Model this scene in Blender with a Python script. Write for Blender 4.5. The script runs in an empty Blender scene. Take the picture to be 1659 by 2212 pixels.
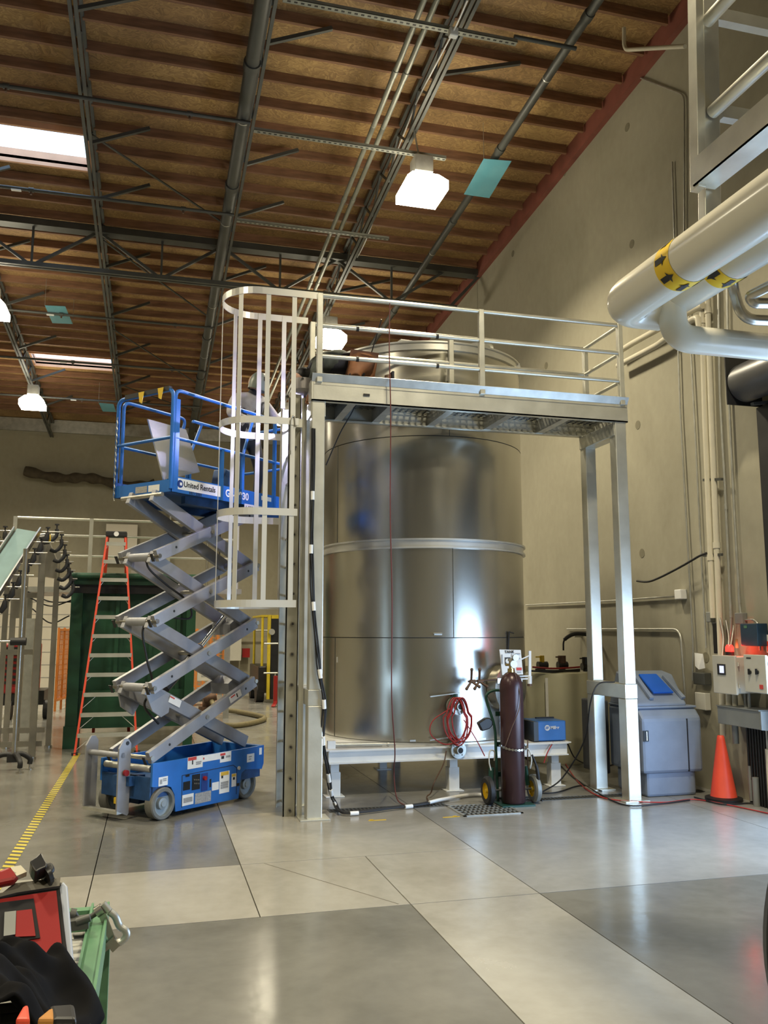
import bpy, math, random
from mathutils import Vector, Matrix
random.seed(7)
sc = bpy.context.scene
COL = sc.collection
PI = math.pi
# ------------------------------------------------------------------ camera
F, CX, CY, H = 1850.0, 829.5, 1106.0, 1.85
PITCH, YAW = math.atan(259 / F), math.radians(15)
FW = Vector((math.sin(YAW) * math.cos(PITCH), math.cos(YAW) * math.cos(PITCH), math.sin(PITCH)))
RT = Vector((math.cos(YAW), -math.sin(YAW), 0))
UP = RT.cross(FW)
cam = bpy.data.objects.new('camera', bpy.data.cameras.new('camera'))
COL.objects.link(cam)
cam.matrix_world = Matrix(((RT.x, UP.x, -FW.x, 0), (RT.y, UP.y, -FW.y, 0), (RT.z, UP.z, -FW.z, H), (0, 0, 0, 1)))
cam.data.sensor_fit = 'VERTICAL'; cam.data.sensor_height = 24; cam.data.lens = 24 * F / 2212
cam.data.clip_start = .05; cam.data.clip_end = 200
sc.camera = cam
# ------------------------------------------------------------------ world (daylight outside the roll-up door and over the skylights)
w = bpy.data.worlds.new('world'); sc.world = w; w.use_nodes = True
wb = w.node_tree.nodes['Background']
wb.inputs[0].default_value = (.5, .71, 1, 1); wb.inputs[1].default_value = 5.0
sc.view_settings.view_transform = 'Standard'; sc.view_settings.look = 'None'
sc.view_settings.gamma = 1; sc.view_settings.use_curve_mapping = False
sc.view_settings.exposure = -0.54
sc.cycles.max_bounces = 6; sc.cycles.diffuse_bounces = 4; sc.cycles.glossy_bounces = 3
sc.cycles.sample_clamp_indirect = 6.0; sc.cycles.use_denoising = True; sc.cycles.caustics_reflective = False
# daylight through the open door in the right wall (fills the door opening)
def area(name, loc, rot, sx, sy, power, col, spread=PI):
    l = bpy.data.lights.new(name, 'AREA'); l.shape = 'RECTANGLE'; l.size = sx; l.size_y = sy; l.energy = power; l.color = col
    o = bpy.data.objects.new(name, l); COL.objects.link(o); o.location = loc; o.rotation_euler = rot; l.spread = spread
    return o
area('door_daylight', (6.62, 4.6, 1.05), (0, PI / 2, 0), 1.9, 6.2, 520, (.46, .68, 1))
LAMPS = [(3.62, 11.35), (3.5, 17.6), (-3.3, 17.6), (-3.3, 23.9), (3.5, 23.9), (-3.3, 11.35), (3.6, 5.1), (-3.3, 5.1), (-9.3, 11.35), (-9.3, 20), (-3.3, -2), (3.6, -2)]
WARM = (1.0, .885, .63)
for lx, ly in LAMPS:
    area('high_bay_lamp', (lx, ly, 8.20 + (.0 if ly < 13 else -.2 if ly < 20 else -.45)), (0, 0, 0), .5, .5, 440 if ly < 14 else 380, WARM, math.radians(146))
# welding arc
l = bpy.data.lights.new('arc_light', 'POINT'); l.energy = 150; l.color = (.6, .58, 1); l.shadow_soft_size = .012
o = bpy.data.objects.new('arc_light', l); COL.objects.link(o); o.location = (1.525, 9.07, 4.19)

# ------------------------------------------------------------------ pixel -> world helpers (the place was surveyed from the photograph)
def ray(x, y): return FW + RT * ((x - CX) / F) - UP * ((y - CY) / F)
def fZ(x, y, z=0.0):
    r = ray(x, y); return Vector((0, 0, H)) + r * ((z - H) / r.z)
def fX(x, y, X):
    r = ray(x, y); return Vector((0, 0, H)) + r * (X / r.x)
def fY(x, y, Y):
    r = ray(x, y); return Vector((0, 0, H)) + r * (Y / r.y)
def fP(x, y, p0, n):
    r = ray(x, y); c = Vector((0, 0, H)); return c + r * ((Vector(p0) - c).dot(n) / r.dot(n))
def fCyl(x, y, cx, cy, R):
    r = ray(x, y); a = r.x**2 + r.y**2; b = -2 * (r.x * cx + r.y * cy); c = cx * cx + cy * cy - R * R
    t = (-b - math.sqrt(max(0, b * b - 4 * a * c))) / (2 * a); return Vector((0, 0, H)) + r * t

# ------------------------------------------------------------------ materials
def nt(m): m.use_nodes = True; return m.node_tree.nodes, m.node_tree.links
def M(name, col, rough=.5, metal=0., var=.1, scale=6., bump=0., bscale=60., rvar=0., emit=None, es=0., aniso=0., stretch=(1, 1, 1), trans=0.):
    m = bpy.data.materials.new(name); N, L = nt(m); b = N['Principled BSDF']
    b.inputs['Roughness'].default_value = rough; b.inputs['Metallic'].default_value = metal
    tc = N.new('ShaderNodeTexCoord'); mp = N.new('ShaderNodeMapping'); mp.inputs['Scale'].default_value = stretch
    L.new(tc.outputs['Object'], mp.inputs['Vector'])
    if var:
        n = N.new('ShaderNodeTexNoise'); n.inputs['Scale'].default_value = scale; n.inputs['Detail'].default_value = 5
        L.new(mp.outputs[0], n.inputs['Vector'])
        r = N.new('ShaderNodeValToRGB'); r.color_ramp.elements[0].position = .3; r.color_ramp.elements[1].position = .7
        r.color_ramp.elements[0].color = (*[c * (1 - var) for c in col], 1); r.color_ramp.elements[1].color = (*[min(1, c * (1 + var)) for c in col], 1)
        L.new(n.outputs['Fac'], r.inputs[0]); L.new(r.outputs[0], b.inputs['Base Color'])
        if rvar:
            mr = N.new('ShaderNodeMapRange'); mr.inputs['To Min'].default_value = max(.02, rough - rvar); mr.inputs['To Max'].default_value = rough + rvar
            L.new(n.outputs['Fac'], mr.inputs['Value']); L.new(mr.outputs[0], b.inputs['Roughness'])
    else: b.inputs['Base Color'].default_value = (*col, 1)
    if bump:
        n2 = N.new('ShaderNodeTexNoise'); n2.inputs['Scale'].default_value = bscale; L.new(mp.outputs[0], n2.inputs['Vector'])
        bp = N.new('ShaderNodeBump'); bp.inputs['Strength'].default_value = bump; bp.inputs['Distance'].default_value = .01
        L.new(n2.outputs['Fac'], bp.inputs['Height']); L.new(bp.outputs[0], b.inputs['Normal'])
    if emit: b.inputs['Emission Color'].default_value = (*emit, 1); b.inputs['Emission Strength'].default_value = es
    if aniso:
        b.inputs['Anisotropic'].default_value = aniso
        t = N.new('ShaderNodeTangent'); t.direction_type = 'RADIAL'; t.axis = 'Z'; L.new(t.outputs[0], b.inputs['Tangent'])
    if trans: b.inputs['Transmission Weight'].default_value = trans
    return m
ALU = M('mill_aluminium', (.68, .675, .60), .36, .72, .1, 4, rvar=.07, bump=.05, bscale=40)
ALU_B = M('bright_aluminium_strap', (.84, .83, .77), .34, .5, .03, 3)
GALV = M('galvanised_steel', (.5, .5, .46), .4, .7, .15, 7)
STEEL = M('brushed_stainless', (.52, .505, .455), .245, .95, .07, 1.6, rvar=.02, aniso=.3, stretch=(1, 1, .25))
STEEL2 = M('pale_ring_steel', (.66, .66, .63), .38, .6, .08, 3)
RGALV = M('dull_roof_galvanised', (.27, .28, .245), .5, .45, .12, 5)
GRATE = M('dull_deck_plank', (.16, .165, .16), .5, .4, .1, 7)
SSTL = M('stainless_tube', (.45, .43, .38), .28, .9, .12, 5)
DGREY = M('dark_steel_paint', (.075, .078, .072), .5, .3, .15, 3)
TRUSSP = M('grey_primer_steel', (.10, .105, .098), .55, .2, .2, 3)
SCIS = M('grey_painted_steel', (.29, .295, .32), .42, .25, .12, 5)
BLUE = M('blue_paint', (.022, .15, .50), .36, .05, .12, 5)
BLUED = M('worn_dark_blue_paint', (.018, .07, .2), .5, .05, .25, 9)
WHITE = M('white_paint', (.78, .79, .78), .42, 0, .04, 5)
CREAM = M('cream_pipe_jacket', (.66, .63, .53), .2, 0, .05, 2)
PVC = M('cream_plastic_pipe', (.64, .6, .48), .45, 0, .06, 3)
POLY = M('cream_polyethylene', (.56, .54, .38), .5, 0, .06, 2)
BLACK = M('black_rubber', (.012, .012, .013), .55, 0, .2, 10)
BLK2 = M('black_plastic', (.012, .012, .013), .35, 0, .1, 8)
RED = M('red_paint', (.27, .010, .010), .4, 0, .08, 6)
REDL = M('red_fibreglass', (.72, .075, .035), .42, 0, .06, 4)
REDH = M('red_hose', (.38, .03, .03), .45, 0, .1, 8)
GREEN = M('dark_green_paint', (.012, .058, .028), .42, .05, .25, 3)
GRN2 = M('light_green_paint', (.11, .25, .14), .42, .05, .1, 5)
HTGRN = M('hand_truck_green', (.015, .06, .045), .4, .1, .15, 8)
MAROON = M('maroon_cylinder_paint', (.05, .022, .024), .3, .15, .2, 6)
YEL = M('yellow_paint', (.75, .5, .02), .4, 0, .08, 6)
YELD = M('yellow_lift_paint', (.62, .48, .03), .45, 0, .12, 5)
ORG = M('orange_mesh_paint', (.6, .2, .035), .45, 0, .1, 6)
CONE = M('cone_orange', (.85, .085, .04), .42, 0, .06, 7)
GREYP = M('grey_blue_plastic', (.22, .27, .37), .5, 0, .07, 5, bump=.06, bscale=140)
GREYD = M('dark_grey_plastic', (.07, .075, .085), .55, 0, .1, 5)
BLUEP = M('blue_flap_plastic', (.01, .12, .62), .3, 0, .05, 5)
PANEL = M('light_grey_enclosure', (.58, .57, .51), .45, 0, .04, 4)
GREYB = M('grey_steel_trough', (.25, .26, .25), .5, .3, .08, 5)
BRASS = M('brass', (.55, .4, .15), .3, .9, .1, 12)
RUST = M('rusty_cast_iron', (.12, .07, .045), .55, .4, .35, 14)
PAPER = M('paper_label', (.82, .82, .8), .6, 0, .04, 20)
LABRED = M('red_label_print', (.6, .06, .05), .6, 0, 0)
LABYEL = M('yellow_label_print', (.7, .45, .05), .6, 0, 0)
LABGRY = M('grey_label_print', (.35, .35, .35), .6, 0, .25, 60)
TYRE = M('grey_solid_tyre', (.15, .15, .135), .7, 0, .15, 14)
RIM = M('grey_wheel_rim', (.28, .32, .34), .5, .1, .12, 9)
GLOWW = M('lamp_diffuser', (1, 1, 1), .4, 0, 0, emit=(1, .9, .68), es=34)
ARCM = M('arc_glow', (1, 1, 1), .4, 0, 0, emit=(.8, .8, 1), es=120)
SCREEN = M('lit_screen', (.1, .1, .1), .3, 0, 0, emit=(.75, .8, 1), es=1.6)
REDLAMP = M('red_beacon_lens', (.8, .02, .02), .3, 0, 0, emit=(1, .03, .02), es=5)
WOOD = M('joist_wood', (.215, .11, .06), .7, 0, .3, 5, stretch=(.5, 4, 4), bump=.1)
LEDG = M('red_brown_ledger', (.22, .07, .05), .7, 0, .2, 3)
CURB = M('pale_curb_wood', (.75, .42, .25), .6, 0, .1, 4)
CLOTH = M('charcoal_cloth', (.010, .010, .011), .95, 0, .3, 8)
CLOTH.node_tree.nodes['Principled BSDF'].inputs['Specular IOR Level'].default_value = .05
JACK1 = M('dark_denim_jacket', (.09, .10, .09), .9, 0, .3, 18)
CHAP = M('brown_leather', (.30, .13, .06), .65, 0, .22, 9)
JACK2 = M('light_grey_jacket', (.42, .40, .42), .85, 0, .15, 12)
DARKC = M('dark_work_trousers', (.04, .04, .055), .9, 0, .2, 12)
SKIN = M('skin', (.5, .3, .22), .55, 0, .06, 9)
HOODG = M('grey_hood_shell', (.36, .34, .34), .35, 0, .05, 6)
HOSEB = M('tan_hose', (.2, .17, .09), .6, 0, .15, 20)
BELT = M('blue_green_belt', (.17, .27, .28), .65, 0, .08, 4)
PALEBLUE = M('blue_translucent', (.16, .50, .62), .5, 0, .12, 2)
WDOOR = M('white_door_panel', (.72, .68, .58), .55, 0, .04, 2)
INK = M('black_print', (.01, .01, .012), .6, 0, 0)
LOGOB = M('logo_blue', (.01, .04, .22), .5, 0, 0)
TXTW = M('white_print', (.85, .87, .9), .5, 0, 0)

def concrete(name, c1, c2, rough, scale=.7, bump=.05, streak=(1, 1, 1)):
    m = bpy.data.materials.new(name); N, L = nt(m); b = N['Principled BSDF']
    g = N.new('ShaderNodeNewGeometry'); mp = N.new('ShaderNodeMapping'); mp.inputs['Scale'].default_value = streak
    L.new(g.outputs['Position'], mp.inputs['Vector'])
    n1 = N.new('ShaderNodeTexNoise'); n1.inputs['Scale'].default_value = scale; n1.inputs['Detail'].default_value = 8; n1.inputs['Roughness'].default_value = .62; n1.inputs['Distortion'].default_value = .6
    n2 = N.new('ShaderNodeTexNoise'); n2.inputs['Scale'].default_value = 9; n2.inputs['Detail'].default_value = 4
    L.new(mp.outputs[0], n1.inputs['Vector']); L.new(mp.outputs[0], n2.inputs['Vector'])
    a = N.new('ShaderNodeMath'); a.operation = 'MULTIPLY_ADD'; a.inputs[1].default_value = .25
    L.new(n2.outputs['Fac'], a.inputs[0]); L.new(n1.outputs['Fac'], a.inputs[2])
    r = N.new('ShaderNodeValToRGB'); r.color_ramp.elements[0].position = .45; r.color_ramp.elements[1].position = .82
    r.color_ramp.elements[0].color = (*c1, 1); r.color_ramp.elements[1].color = (*c2, 1)
    L.new(a.outputs[0], r.inputs[0]); L.new(r.outputs[0], b.inputs['Base Color'])
    mr = N.new('ShaderNodeMapRange'); mr.inputs['From Min'].default_value = .3; mr.inputs['From Max'].default_value = .7
    mr.inputs['To Min'].default_value = rough - .05; mr.inputs['To Max'].default_value = rough + .07
    L.new(n1.outputs['Fac'], mr.inputs['Value']); L.new(mr.outputs[0], b.inputs['Roughness'])
    bp = N.new('ShaderNodeBump'); bp.inputs['Strength'].default_value = bump; bp.inputs['Distance'].default_value = .02
    L.new(n2.outputs['Fac'], bp.inputs['Height']); L.new(bp.outputs[0], b.inputs['Normal'])
    return m
C_LIGHT = concrete('pale_polished_concrete', (.29, .275, .235), (.40, .385, .34), .21)
C_DARK = concrete('dark_polished_concrete', (.135, .132, .118), (.205, .20, .18), .18)
C_MID = concrete('mid_polished_concrete', (.22, .22, .21), (.32, .32, .305), .20)
C_WALL = concrete('tilt_up_concrete', (.30, .28, .21), (.385, .362, .28), .85, .45, .12, (1, 1, .7))
C_PLUG = M('grout_plug', (.2, .185, .13), .9, 0, .12, 10)

def osb():
    m = bpy.data.materials.new('oriented_strand_board'); N, L = nt(m); b = N['Principled BSDF']; b.inputs['Roughness'].default_value = .7
    g = N.new('ShaderNodeNewGeometry'); mp = N.new('ShaderNodeMapping'); mp.inputs['Scale'].default_value = (1, 2.6, 1)
    ns = N.new('ShaderNodeTexNoise'); ns.inputs['Scale'].default_value = 3
    mx = N.new('ShaderNodeMix'); mx.data_type = 'RGBA'; mx.blend_type = 'ADD'; mx.inputs['Factor'].default_value = .6
    L.new(g.outputs['Position'], ns.inputs['Vector']); L.new(g.outputs['Position'], mx.inputs['A']); L.new(ns.outputs['Color'], mx.inputs['B'])
    L.new(mx.outputs['Result'], mp.inputs['Vector'])
    v = N.new('ShaderNodeTexVoronoi'); v.inputs['Scale'].default_value = 20; L.new(mp.outputs[0], v.inputs['Vector'])
    n2 = N.new('ShaderNodeTexNoise'); n2.inputs['Scale'].default_value = .8; L.new(g.outputs['Position'], n2.inputs['Vector'])
    sp = N.new('ShaderNodeSeparateColor'); L.new(v.outputs['Color'], sp.inputs[0])
    a = N.new('ShaderNodeMath'); a.operation = 'MULTIPLY_ADD'; a.inputs[1].default_value = .38; L.new(sp.outputs[0], a.inputs[0]); L.new(n2.outputs['Fac'], a.inputs[2])
    r = N.new('ShaderNodeValToRGB'); e = r.color_ramp.elements; e[0].position = .35; e[0].color = (.19, .115, .05, 1); e[1].position = 1.; e[1].color = (.50, .33, .135, 1)
    x = e.new(.7); x.color = (.32, .195, .08, 1)
    L.new(a.outputs[0], r.inputs[0]); L.new(r.outputs[0], b.inputs['Base Color'])
    return m
OSB = osb()
def stripes(name, c1, c2, freq, ang):
    m = bpy.data.materials.new(name); N, L = nt(m); b = N['Principled BSDF']; b.inputs['Roughness'].default_value = .4
    g = N.new('ShaderNodeNewGeometry'); mp = N.new('ShaderNodeMapping'); mp.inputs['Rotation'].default_value = (0, 0, ang)
    L.new(g.outputs['Position'], mp.inputs[0]); s = N.new('ShaderNodeSeparateXYZ'); L.new(mp.outputs[0], s.inputs[0])
    a = N.new('ShaderNodeMath'); a.operation = 'MULTIPLY'; a.inputs[1].default_value = freq; L.new(s.outputs[1], a.inputs[0])
    f = N.new('ShaderNodeMath'); f.operation = 'FRACT'; L.new(a.outputs[0], f.inputs[0])
    gt = N.new('ShaderNodeMath'); gt.operation = 'GREATER_THAN'; gt.inputs[1].default_value = .5; L.new(f.outputs[0], gt.inputs[0])
    mx = N.new('ShaderNodeMix'); mx.data_type = 'RGBA'; mx.inputs['A'].default_value = (*c1, 1); mx.inputs['B'].default_value = (*c2, 1)
    L.new(gt.outputs[0], mx.inputs['Factor']); L.new(mx.outputs['Result'], b.inputs['Base Color'])
    return m
TAPE = stripes('hazard_tape', (.55, .45, .03), (.06, .055, .04), 9.5, .5)

# ------------------------------------------------------------------ mesh building
WP = {}
def wp(o): return WP.get(o.name, Vector((0, 0, 0))) if o else Vector((0, 0, 0))
def tag(o, label=None, cat=None, group=None, kind=None):
    if label: o['label'] = label
    if cat: o['category'] = cat
    if group: o['group'] = group
    if kind: o['kind'] = kind
    return o
def thing(name, label, cat, loc, group=None, kind=None):
    o = bpy.data.objects.new(name, None); COL.objects.link(o); o.location = loc; o.empty_display_size = .1
    WP[o.name] = Vector(loc); return tag(o, label, cat, group, kind)
class MB:
    def __init__(s, xf=None): s.v = []; s.f = []; s.sm = []; s.xf = xf
    def add(s, vs, fs, smooth=False):
        n = len(s.v)
        for p in vs:
            p = Vector(p); s.v.append(s.xf(p) if s.xf else p)
        for f in fs: s.f.append([i + n for i in f]); s.sm.append(smooth)
        return s
    def box(s, x0, y0, z0, x1, y1, z1):
        vs = [(x, y, z) for z in (z0, z1) for y in (y0, y1) for x in (x0, x1)]
        return s.add(vs, [(0, 2, 3, 1), (4, 5, 7, 6), (0, 1, 5, 4), (2, 6, 7, 3), (0, 4, 6, 2), (1, 3, 7, 5)])
    def cb(s, c, sz, rz=0):
        c = Vector(c); R = Matrix.Rotation(rz, 3, 'Z'); h = [k / 2 for k in sz]
        vs = [c + R @ Vector((x * h[0], y * h[1], z * h[2])) for z in (-1, 1) for y in (-1, 1) for x in (-1, 1)]
        return s.add(vs, [(0, 2, 3, 1), (4, 5, 7, 6), (0, 1, 5, 4), (2, 6, 7, 3), (0, 4, 6, 2), (1, 3, 7, 5)])
    def bar(s, p, q, a, b, side=None):
        """bar from p to q, a wide along 'side', b thick the other way"""
        p = Vector(p); q = Vector(q); d = (q - p).normalized()
        sd = Vector(side) if side else Vector((0, 0, 1)).cross(d)
        if sd.length < 1e-4: sd = Vector((1, 0, 0))
        sd = (sd - d * sd.dot(d)).normalized(); u = d.cross(sd)
        vs = [e + sd * (i * a / 2) + u * (j * b / 2) for e in (p, q) for j in (-1, 1) for i in (-1, 1)]
        return s.add(vs, [(0, 2, 3, 1), (4, 5, 7, 6), (0, 1, 5, 4), (2, 6, 7, 3), (0, 4, 6, 2), (1, 3, 7, 5)])
    def cyl(s, p, q, r, r2=None, n=12, caps=True):
        p = Vector(p); q = Vector(q); d = (q - p).normalized(); r2 = r if r2 is None else r2
        a = d.orthogonal().normalized(); b = d.cross(a)
        k = [(math.cos(2 * PI * i / n), math.sin(2 * PI * i / n)) for i in range(n)]
        A = [p + a * (c * r) + b * (t * r) for c, t in k]; B = [q + a * (c * r2) + b * (t * r2) for c, t in k]
        s.add(A + B, [(i, (i + 1) % n, n + (i + 1) % n, n + i) for i in range(n)], True)
        if caps: s.add(A, [list(range(n))[::-1]]); s.add(B, [list(range(n))])
        return s
    def tube(s, pts, r, n=8, closed=False):
        pts = [Vector(p) for p in pts]; m = len(pts); vs = []; a = None
        for i, p in enumerate(pts):
            d = (pts[(i + 1) % m] - pts[i - 1]) if closed else (pts[min(i + 1, m - 1)] - pts[max(i - 1, 0)])
            if d.length < 1e-9: d = Vector((0, 0, 1))
            d.normalize()
            a = d.orthogonal().normalized() if a is None else (a - d * a.dot(d)).normalized()
            b = d.cross(a); rr = r[i] if isinstance(r, (list, tuple)) else r
            vs += [p + a * (math.cos(2 * PI * j / n) * rr) + b * (math.sin(2 * PI * j / n) * rr) for j in range(n)]
        fs = []
        for i in range(m if closed else m - 1):
            for j in range(n):
                A, B = i * n, ((i + 1) % m) * n; fs.append((A + j, A + (j + 1) % n, B + (j + 1) % n, B + j))
        s.add(vs, fs, True)
        if not closed: s.add(vs[:n], [list(range(n))[::-1]]); s.add(vs[-n:], [list(range(n))])
        return s
    def lathe(s, c, prof, n=32, ax=(0, 0, 1), a0=0, a1=2 * PI, smooth=True):
        c = Vector(c); d = Vector(ax).normalized(); a = Vector((1, 0, 0)) if abs(d.z) > .99 else d.orthogonal().normalized(); b = d.cross(a)
        full = abs(a1 - a0) > 6.28; m = n if full else n + 1
        vs = []
        for r, z in prof:
            vs += [c + d * z + (a * math.cos(a0 + (a1 - a0) * j / n) + b * math.sin(a0 + (a1 - a0) * j / n)) * r for j in range(m)]
        run = []
        for i in range(len(prof) - 1):
            run.append(i); last = i == len(prof) - 2
            if not last:
                u = Vector((prof[i + 1][0] - prof[i][0], prof[i + 1][1] - prof[i][1], 0)); v = Vector((prof[i + 2][0] - prof[i + 1][0], prof[i + 2][1] - prof[i + 1][1], 0))
                if u.length < 1e-6 or v.length < 1e-6 or u.angle(v) < .62: continue
            lo = run[0]; sub = vs[lo * m:(i + 2) * m]
            s.add(sub, [((r - lo) * m + j, (r - lo) * m + (j + 1) % m, (r - lo + 1) * m + (j + 1) % m, (r - lo + 1) * m + j) for r in run for j in range(n)], smooth or n > 6)
            run = []
        return s
    def prism(s, poly, dv):
        poly = [Vector(p) for p in poly]; dv = Vector(dv); n = len(poly)
        vs = poly + [p + dv for p in poly]
        return s.add(vs, [list(range(n))[::-1], [n + i for i in range(n)]] + [(i, (i + 1) % n, n + (i + 1) % n, n + i) for i in range(n)])
    def ell(s, c, r, n=12, R=None):
        c = Vector(c); vs = []; fs = []
        for i in range(n + 1):
            t = PI * i / n
            for j in range(2 * n):
                a = PI * j / n; p = Vector((r[0] * math.sin(t) * math.cos(a), r[1] * math.sin(t) * math.sin(a), r[2] * math.cos(t)))
                vs.append(c + (R @ p if R else p))
        for i in range(n):
            for j in range(2 * n):
                k = (j + 1) % (2 * n); fs.append((i * 2 * n + j, (i + 1) * 2 * n + j, (i + 1) * 2 * n + k, i * 2 * n + k))
        return s.add(vs, fs, True)
    def build(s, name, mat, parent=None, bevel=0, **kw):
        xs = [p.x for p in s.v]; ys = [p.y for p in s.v]; zs = [p.z for p in s.v]
        org = Vector(((min(xs) + max(xs)) / 2, (min(ys) + max(ys)) / 2, min(zs)))
        me = bpy.data.meshes.new(name); me.from_pydata([p - org for p in s.v], [], s.f); me.update()
        me.polygons.foreach_set('use_smooth', s.sm)
        o = bpy.data.objects.new(name, me); COL.objects.link(o)
        for k in (mat if isinstance(mat, (list, tuple)) else [mat]): me.materials.append(k)
        WP[o.name] = org.copy()
        if parent: o.parent = parent
        o.location = org - wp(parent)
        if bevel:
            b = o.modifiers.new('bevel', 'BEVEL'); b.width = bevel; b.segments = 2; b.limit_method = 'ANGLE'
        return tag(o, kw.get('label'), kw.get('cat'), kw.get('group'), kw.get('kind'))
def dup(o, dloc, parent=None, **kw):
    c = o.copy(); COL.objects.link(c); par = parent or o.parent; c.parent = par
    c.location = o.location + Vector(dloc) + wp(o.parent) - wp(par); WP[c.name] = WP[o.name] + Vector(dloc)
    for k in ('label', 'category', 'group'):
        if k in kw: c[k] = kw[k]
    return c
def smooth(pts, n=8):
    P = [Vector(p) for p in pts]; P = [P[0] * 2 - P[1]] + P + [P[-1] * 2 - P[-2]]; out = []
    for i in range(1, len(P) - 2):
        for k in range(n):
            t = k / n; a, b, c, d = P[i - 1:i + 3]
            out.append(.5 * ((2 * b) + (c - a) * t + (2 * a - 5 * b + 4 * c - d) * t * t + (3 * b - a - 3 * c + d) * t**3))
    out.append(P[-2]); return out
def rounded(pts, r, k=5):
    P = [Vector(p) for p in pts]; out = [P[0]]
    for i in range(1, len(P) - 1):
        a = (P[i - 1] - P[i]); b = (P[i + 1] - P[i]); rr = min(r, a.length * .49, b.length * .49)
        A = P[i] + a.normalized() * rr; B = P[i] + b.normalized() * rr
        out += [A * (1 - t)**2 + P[i] * 2 * t * (1 - t) + B * t * t for t in [j / k for j in range(k + 1)]]
    return out + [P[-1]]
def text(body, o, xd, yd, size, mat, parent, name='lettering', bold=0., shear=0., sx=1.):
    cu = bpy.data.curves.new(name, 'FONT'); cu.body = body; cu.size = size; cu.extrude = .0008; cu.offset = bold; cu.shear = shear
    cu.materials.append(mat); ob = bpy.data.objects.new(name, cu); COL.objects.link(ob)
    xd = Vector(xd).normalized(); yd = Vector(yd).normalized(); zd = xd.cross(yd)
    o = Vector(o) + zd * .0015
    ob.rotation_euler = Matrix((xd, yd, zd)).transposed().to_euler(); ob.scale = (sx, 1, 1)
    if parent: ob.parent = parent
    bpy.context.view_layer.update(); dg = bpy.context.evaluated_depsgraph_get(); me = bpy.data.meshes.new_from_object(ob.evaluated_get(dg)); me.name = name
    if not me.materials: me.materials.append(mat)
    rot, scl = ob.rotation_euler.copy(), ob.scale.copy(); bpy.data.objects.remove(ob); ob = bpy.data.objects.new(name, me); COL.objects.link(ob)
    ob.rotation_euler = rot; ob.scale = scl
    if parent: ob.parent = parent
    ob.location = o - wp(parent); WP[ob.name] = o; return ob
# ================================================================== STRUCTURE
XW, YB, XL, YF = 6.45, 29.8, -12.0, -8.0
def zj(y): return 10.33 - .055 * y          # underside of the roof joists
fl = MB().box(XL, YF, -.16, 9.5, YB, -.05).build('floor', DGREY, kind='structure')
def slab(x0, x1, y0, y1, m):
    g = .004; MB().box(x0 + g, y0 + g, -.06, x1 - g, y1 - g, 0).build('floor_slab', m, fl)
for x0, x1, y0, y1, m in [
    (XL, -5.4, YF, 5.93, C_DARK), (-5.4, -.37, YF, 5.93, C_DARK), (-.37, 1.78, YF, 5.93, C_DARK), (1.78, 2.74, YF, 5.93, C_LIGHT),
    (2.74, 5.71, YF, 5.93, C_DARK), (5.71, 9.5, YF, 5.93, C_MID),
    (XL, -5.4, 5.93, 7.25, C_LIGHT), (-5.4, -.37, 5.93, 7.25, C_LIGHT), (-.37, .75, 5.93, 7.25, C_LIGHT), (.75, 1.78, 5.93, 7.25, C_LIGHT), (1.78, 2.74, 5.93, 7.25, C_LIGHT),
    (2.74, 5.71, 5.93, 9.2, C_MID), (5.71, 9.5, 5.93, 9.2, C_MID),
    (XL, -5.4, 7.25, 18, C_DARK), (-5.4, -.37, 7.25, 18, C_DARK), (-.37, .75, 7.25, 18, C_DARK), (.75, 2.74, 7.25, 9.2, C_LIGHT),
    (.75, 2.74, 9.2, 18, C_MID), (2.74, 9.5, 9.2, 18, C_MID),
    (XL, -5.4, 18, YB, C_MID), (-5.4, .75, 18, YB, C_MID), (.75, 9.5, 18, YB, C_MID)]: slab(x0, x1, y0, y1, m)
MB().bar((.94, 7.24, .0005), (1.70, 5.96, .0005), .007, .001).build('joint_sealant', M('joint_sealant', (.13, .12, .1), .6, 0, 0), fl)
# flat floor markings
tp = MB().box(-1.085, 1.5, .0005, -.995, 14.3, .002).build('floor_tape', TAPE); tag(tp, 'yellow and black striped hazard tape along the floor beside the ladder', 'tape')
for (x, y, g) in ((815, 1772, 1), (975, 1765, -1)):
    p = fZ(x, y); k = MB().box(p.x - .09, p.y - .015, .0005, p.x + .09, p.y + .015, .002)
    k.box(p.x - .05 * g - .02, p.y, .0005, p.x - .05 * g + .02, p.y + .05, .002)
    tag(k.build('floor_marking', YEL), 'small yellow tape corner mark on the floor ' + ('left of the grate' if g > 0 else 'just in front of the grate'), 'marking', 'yellow floor marks')
# right wall with the door opening (Y 1.3..8.05, up to 4.15) seen from outside as daylight
DY0, DY1, DZ = 1.3, 7.84, 4.3
wr = MB().box(XW, DY1, 0, XW + .2, 16.35, 9.9).box(XW, YF, DZ, XW + .2, DY1, 10.9).box(XW, YF, 0, XW + .2, DY0, DZ)
wr.box(XW, 16.37, 0, XW + .2, YB, 9.9)
wr = wr.build('wall_right', C_WALL, kind='structure')
for (x, y) in ((1365, 527), (1355, 275), (1220, 372), (1108, 548), (1378, 918), (1387, 1195), (1525, 1420), (1180, 790)):
    p = fX(x, y, XW); MB().cyl((XW - .004, p.y, p.z), (XW + .01, p.y, p.z), .062, n=20).build('lifting_plug', C_PLUG, wr)
MB().box(XL, YB, 0, 9.5, YB + .2, 9.3).build('wall_back', C_WALL, kind='structure')
MB().box(XL - .2, YF, 0, XL, YB, 11.2).build('wall_left', C_WALL, kind='structure')
MB().box(XL, YF - .2, 0, 9.5, YF, 11.2).build('wall_front', C_WALL, kind='structure')
def zl(y): return 9.67 - .055 * (y - 9.27)
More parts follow.
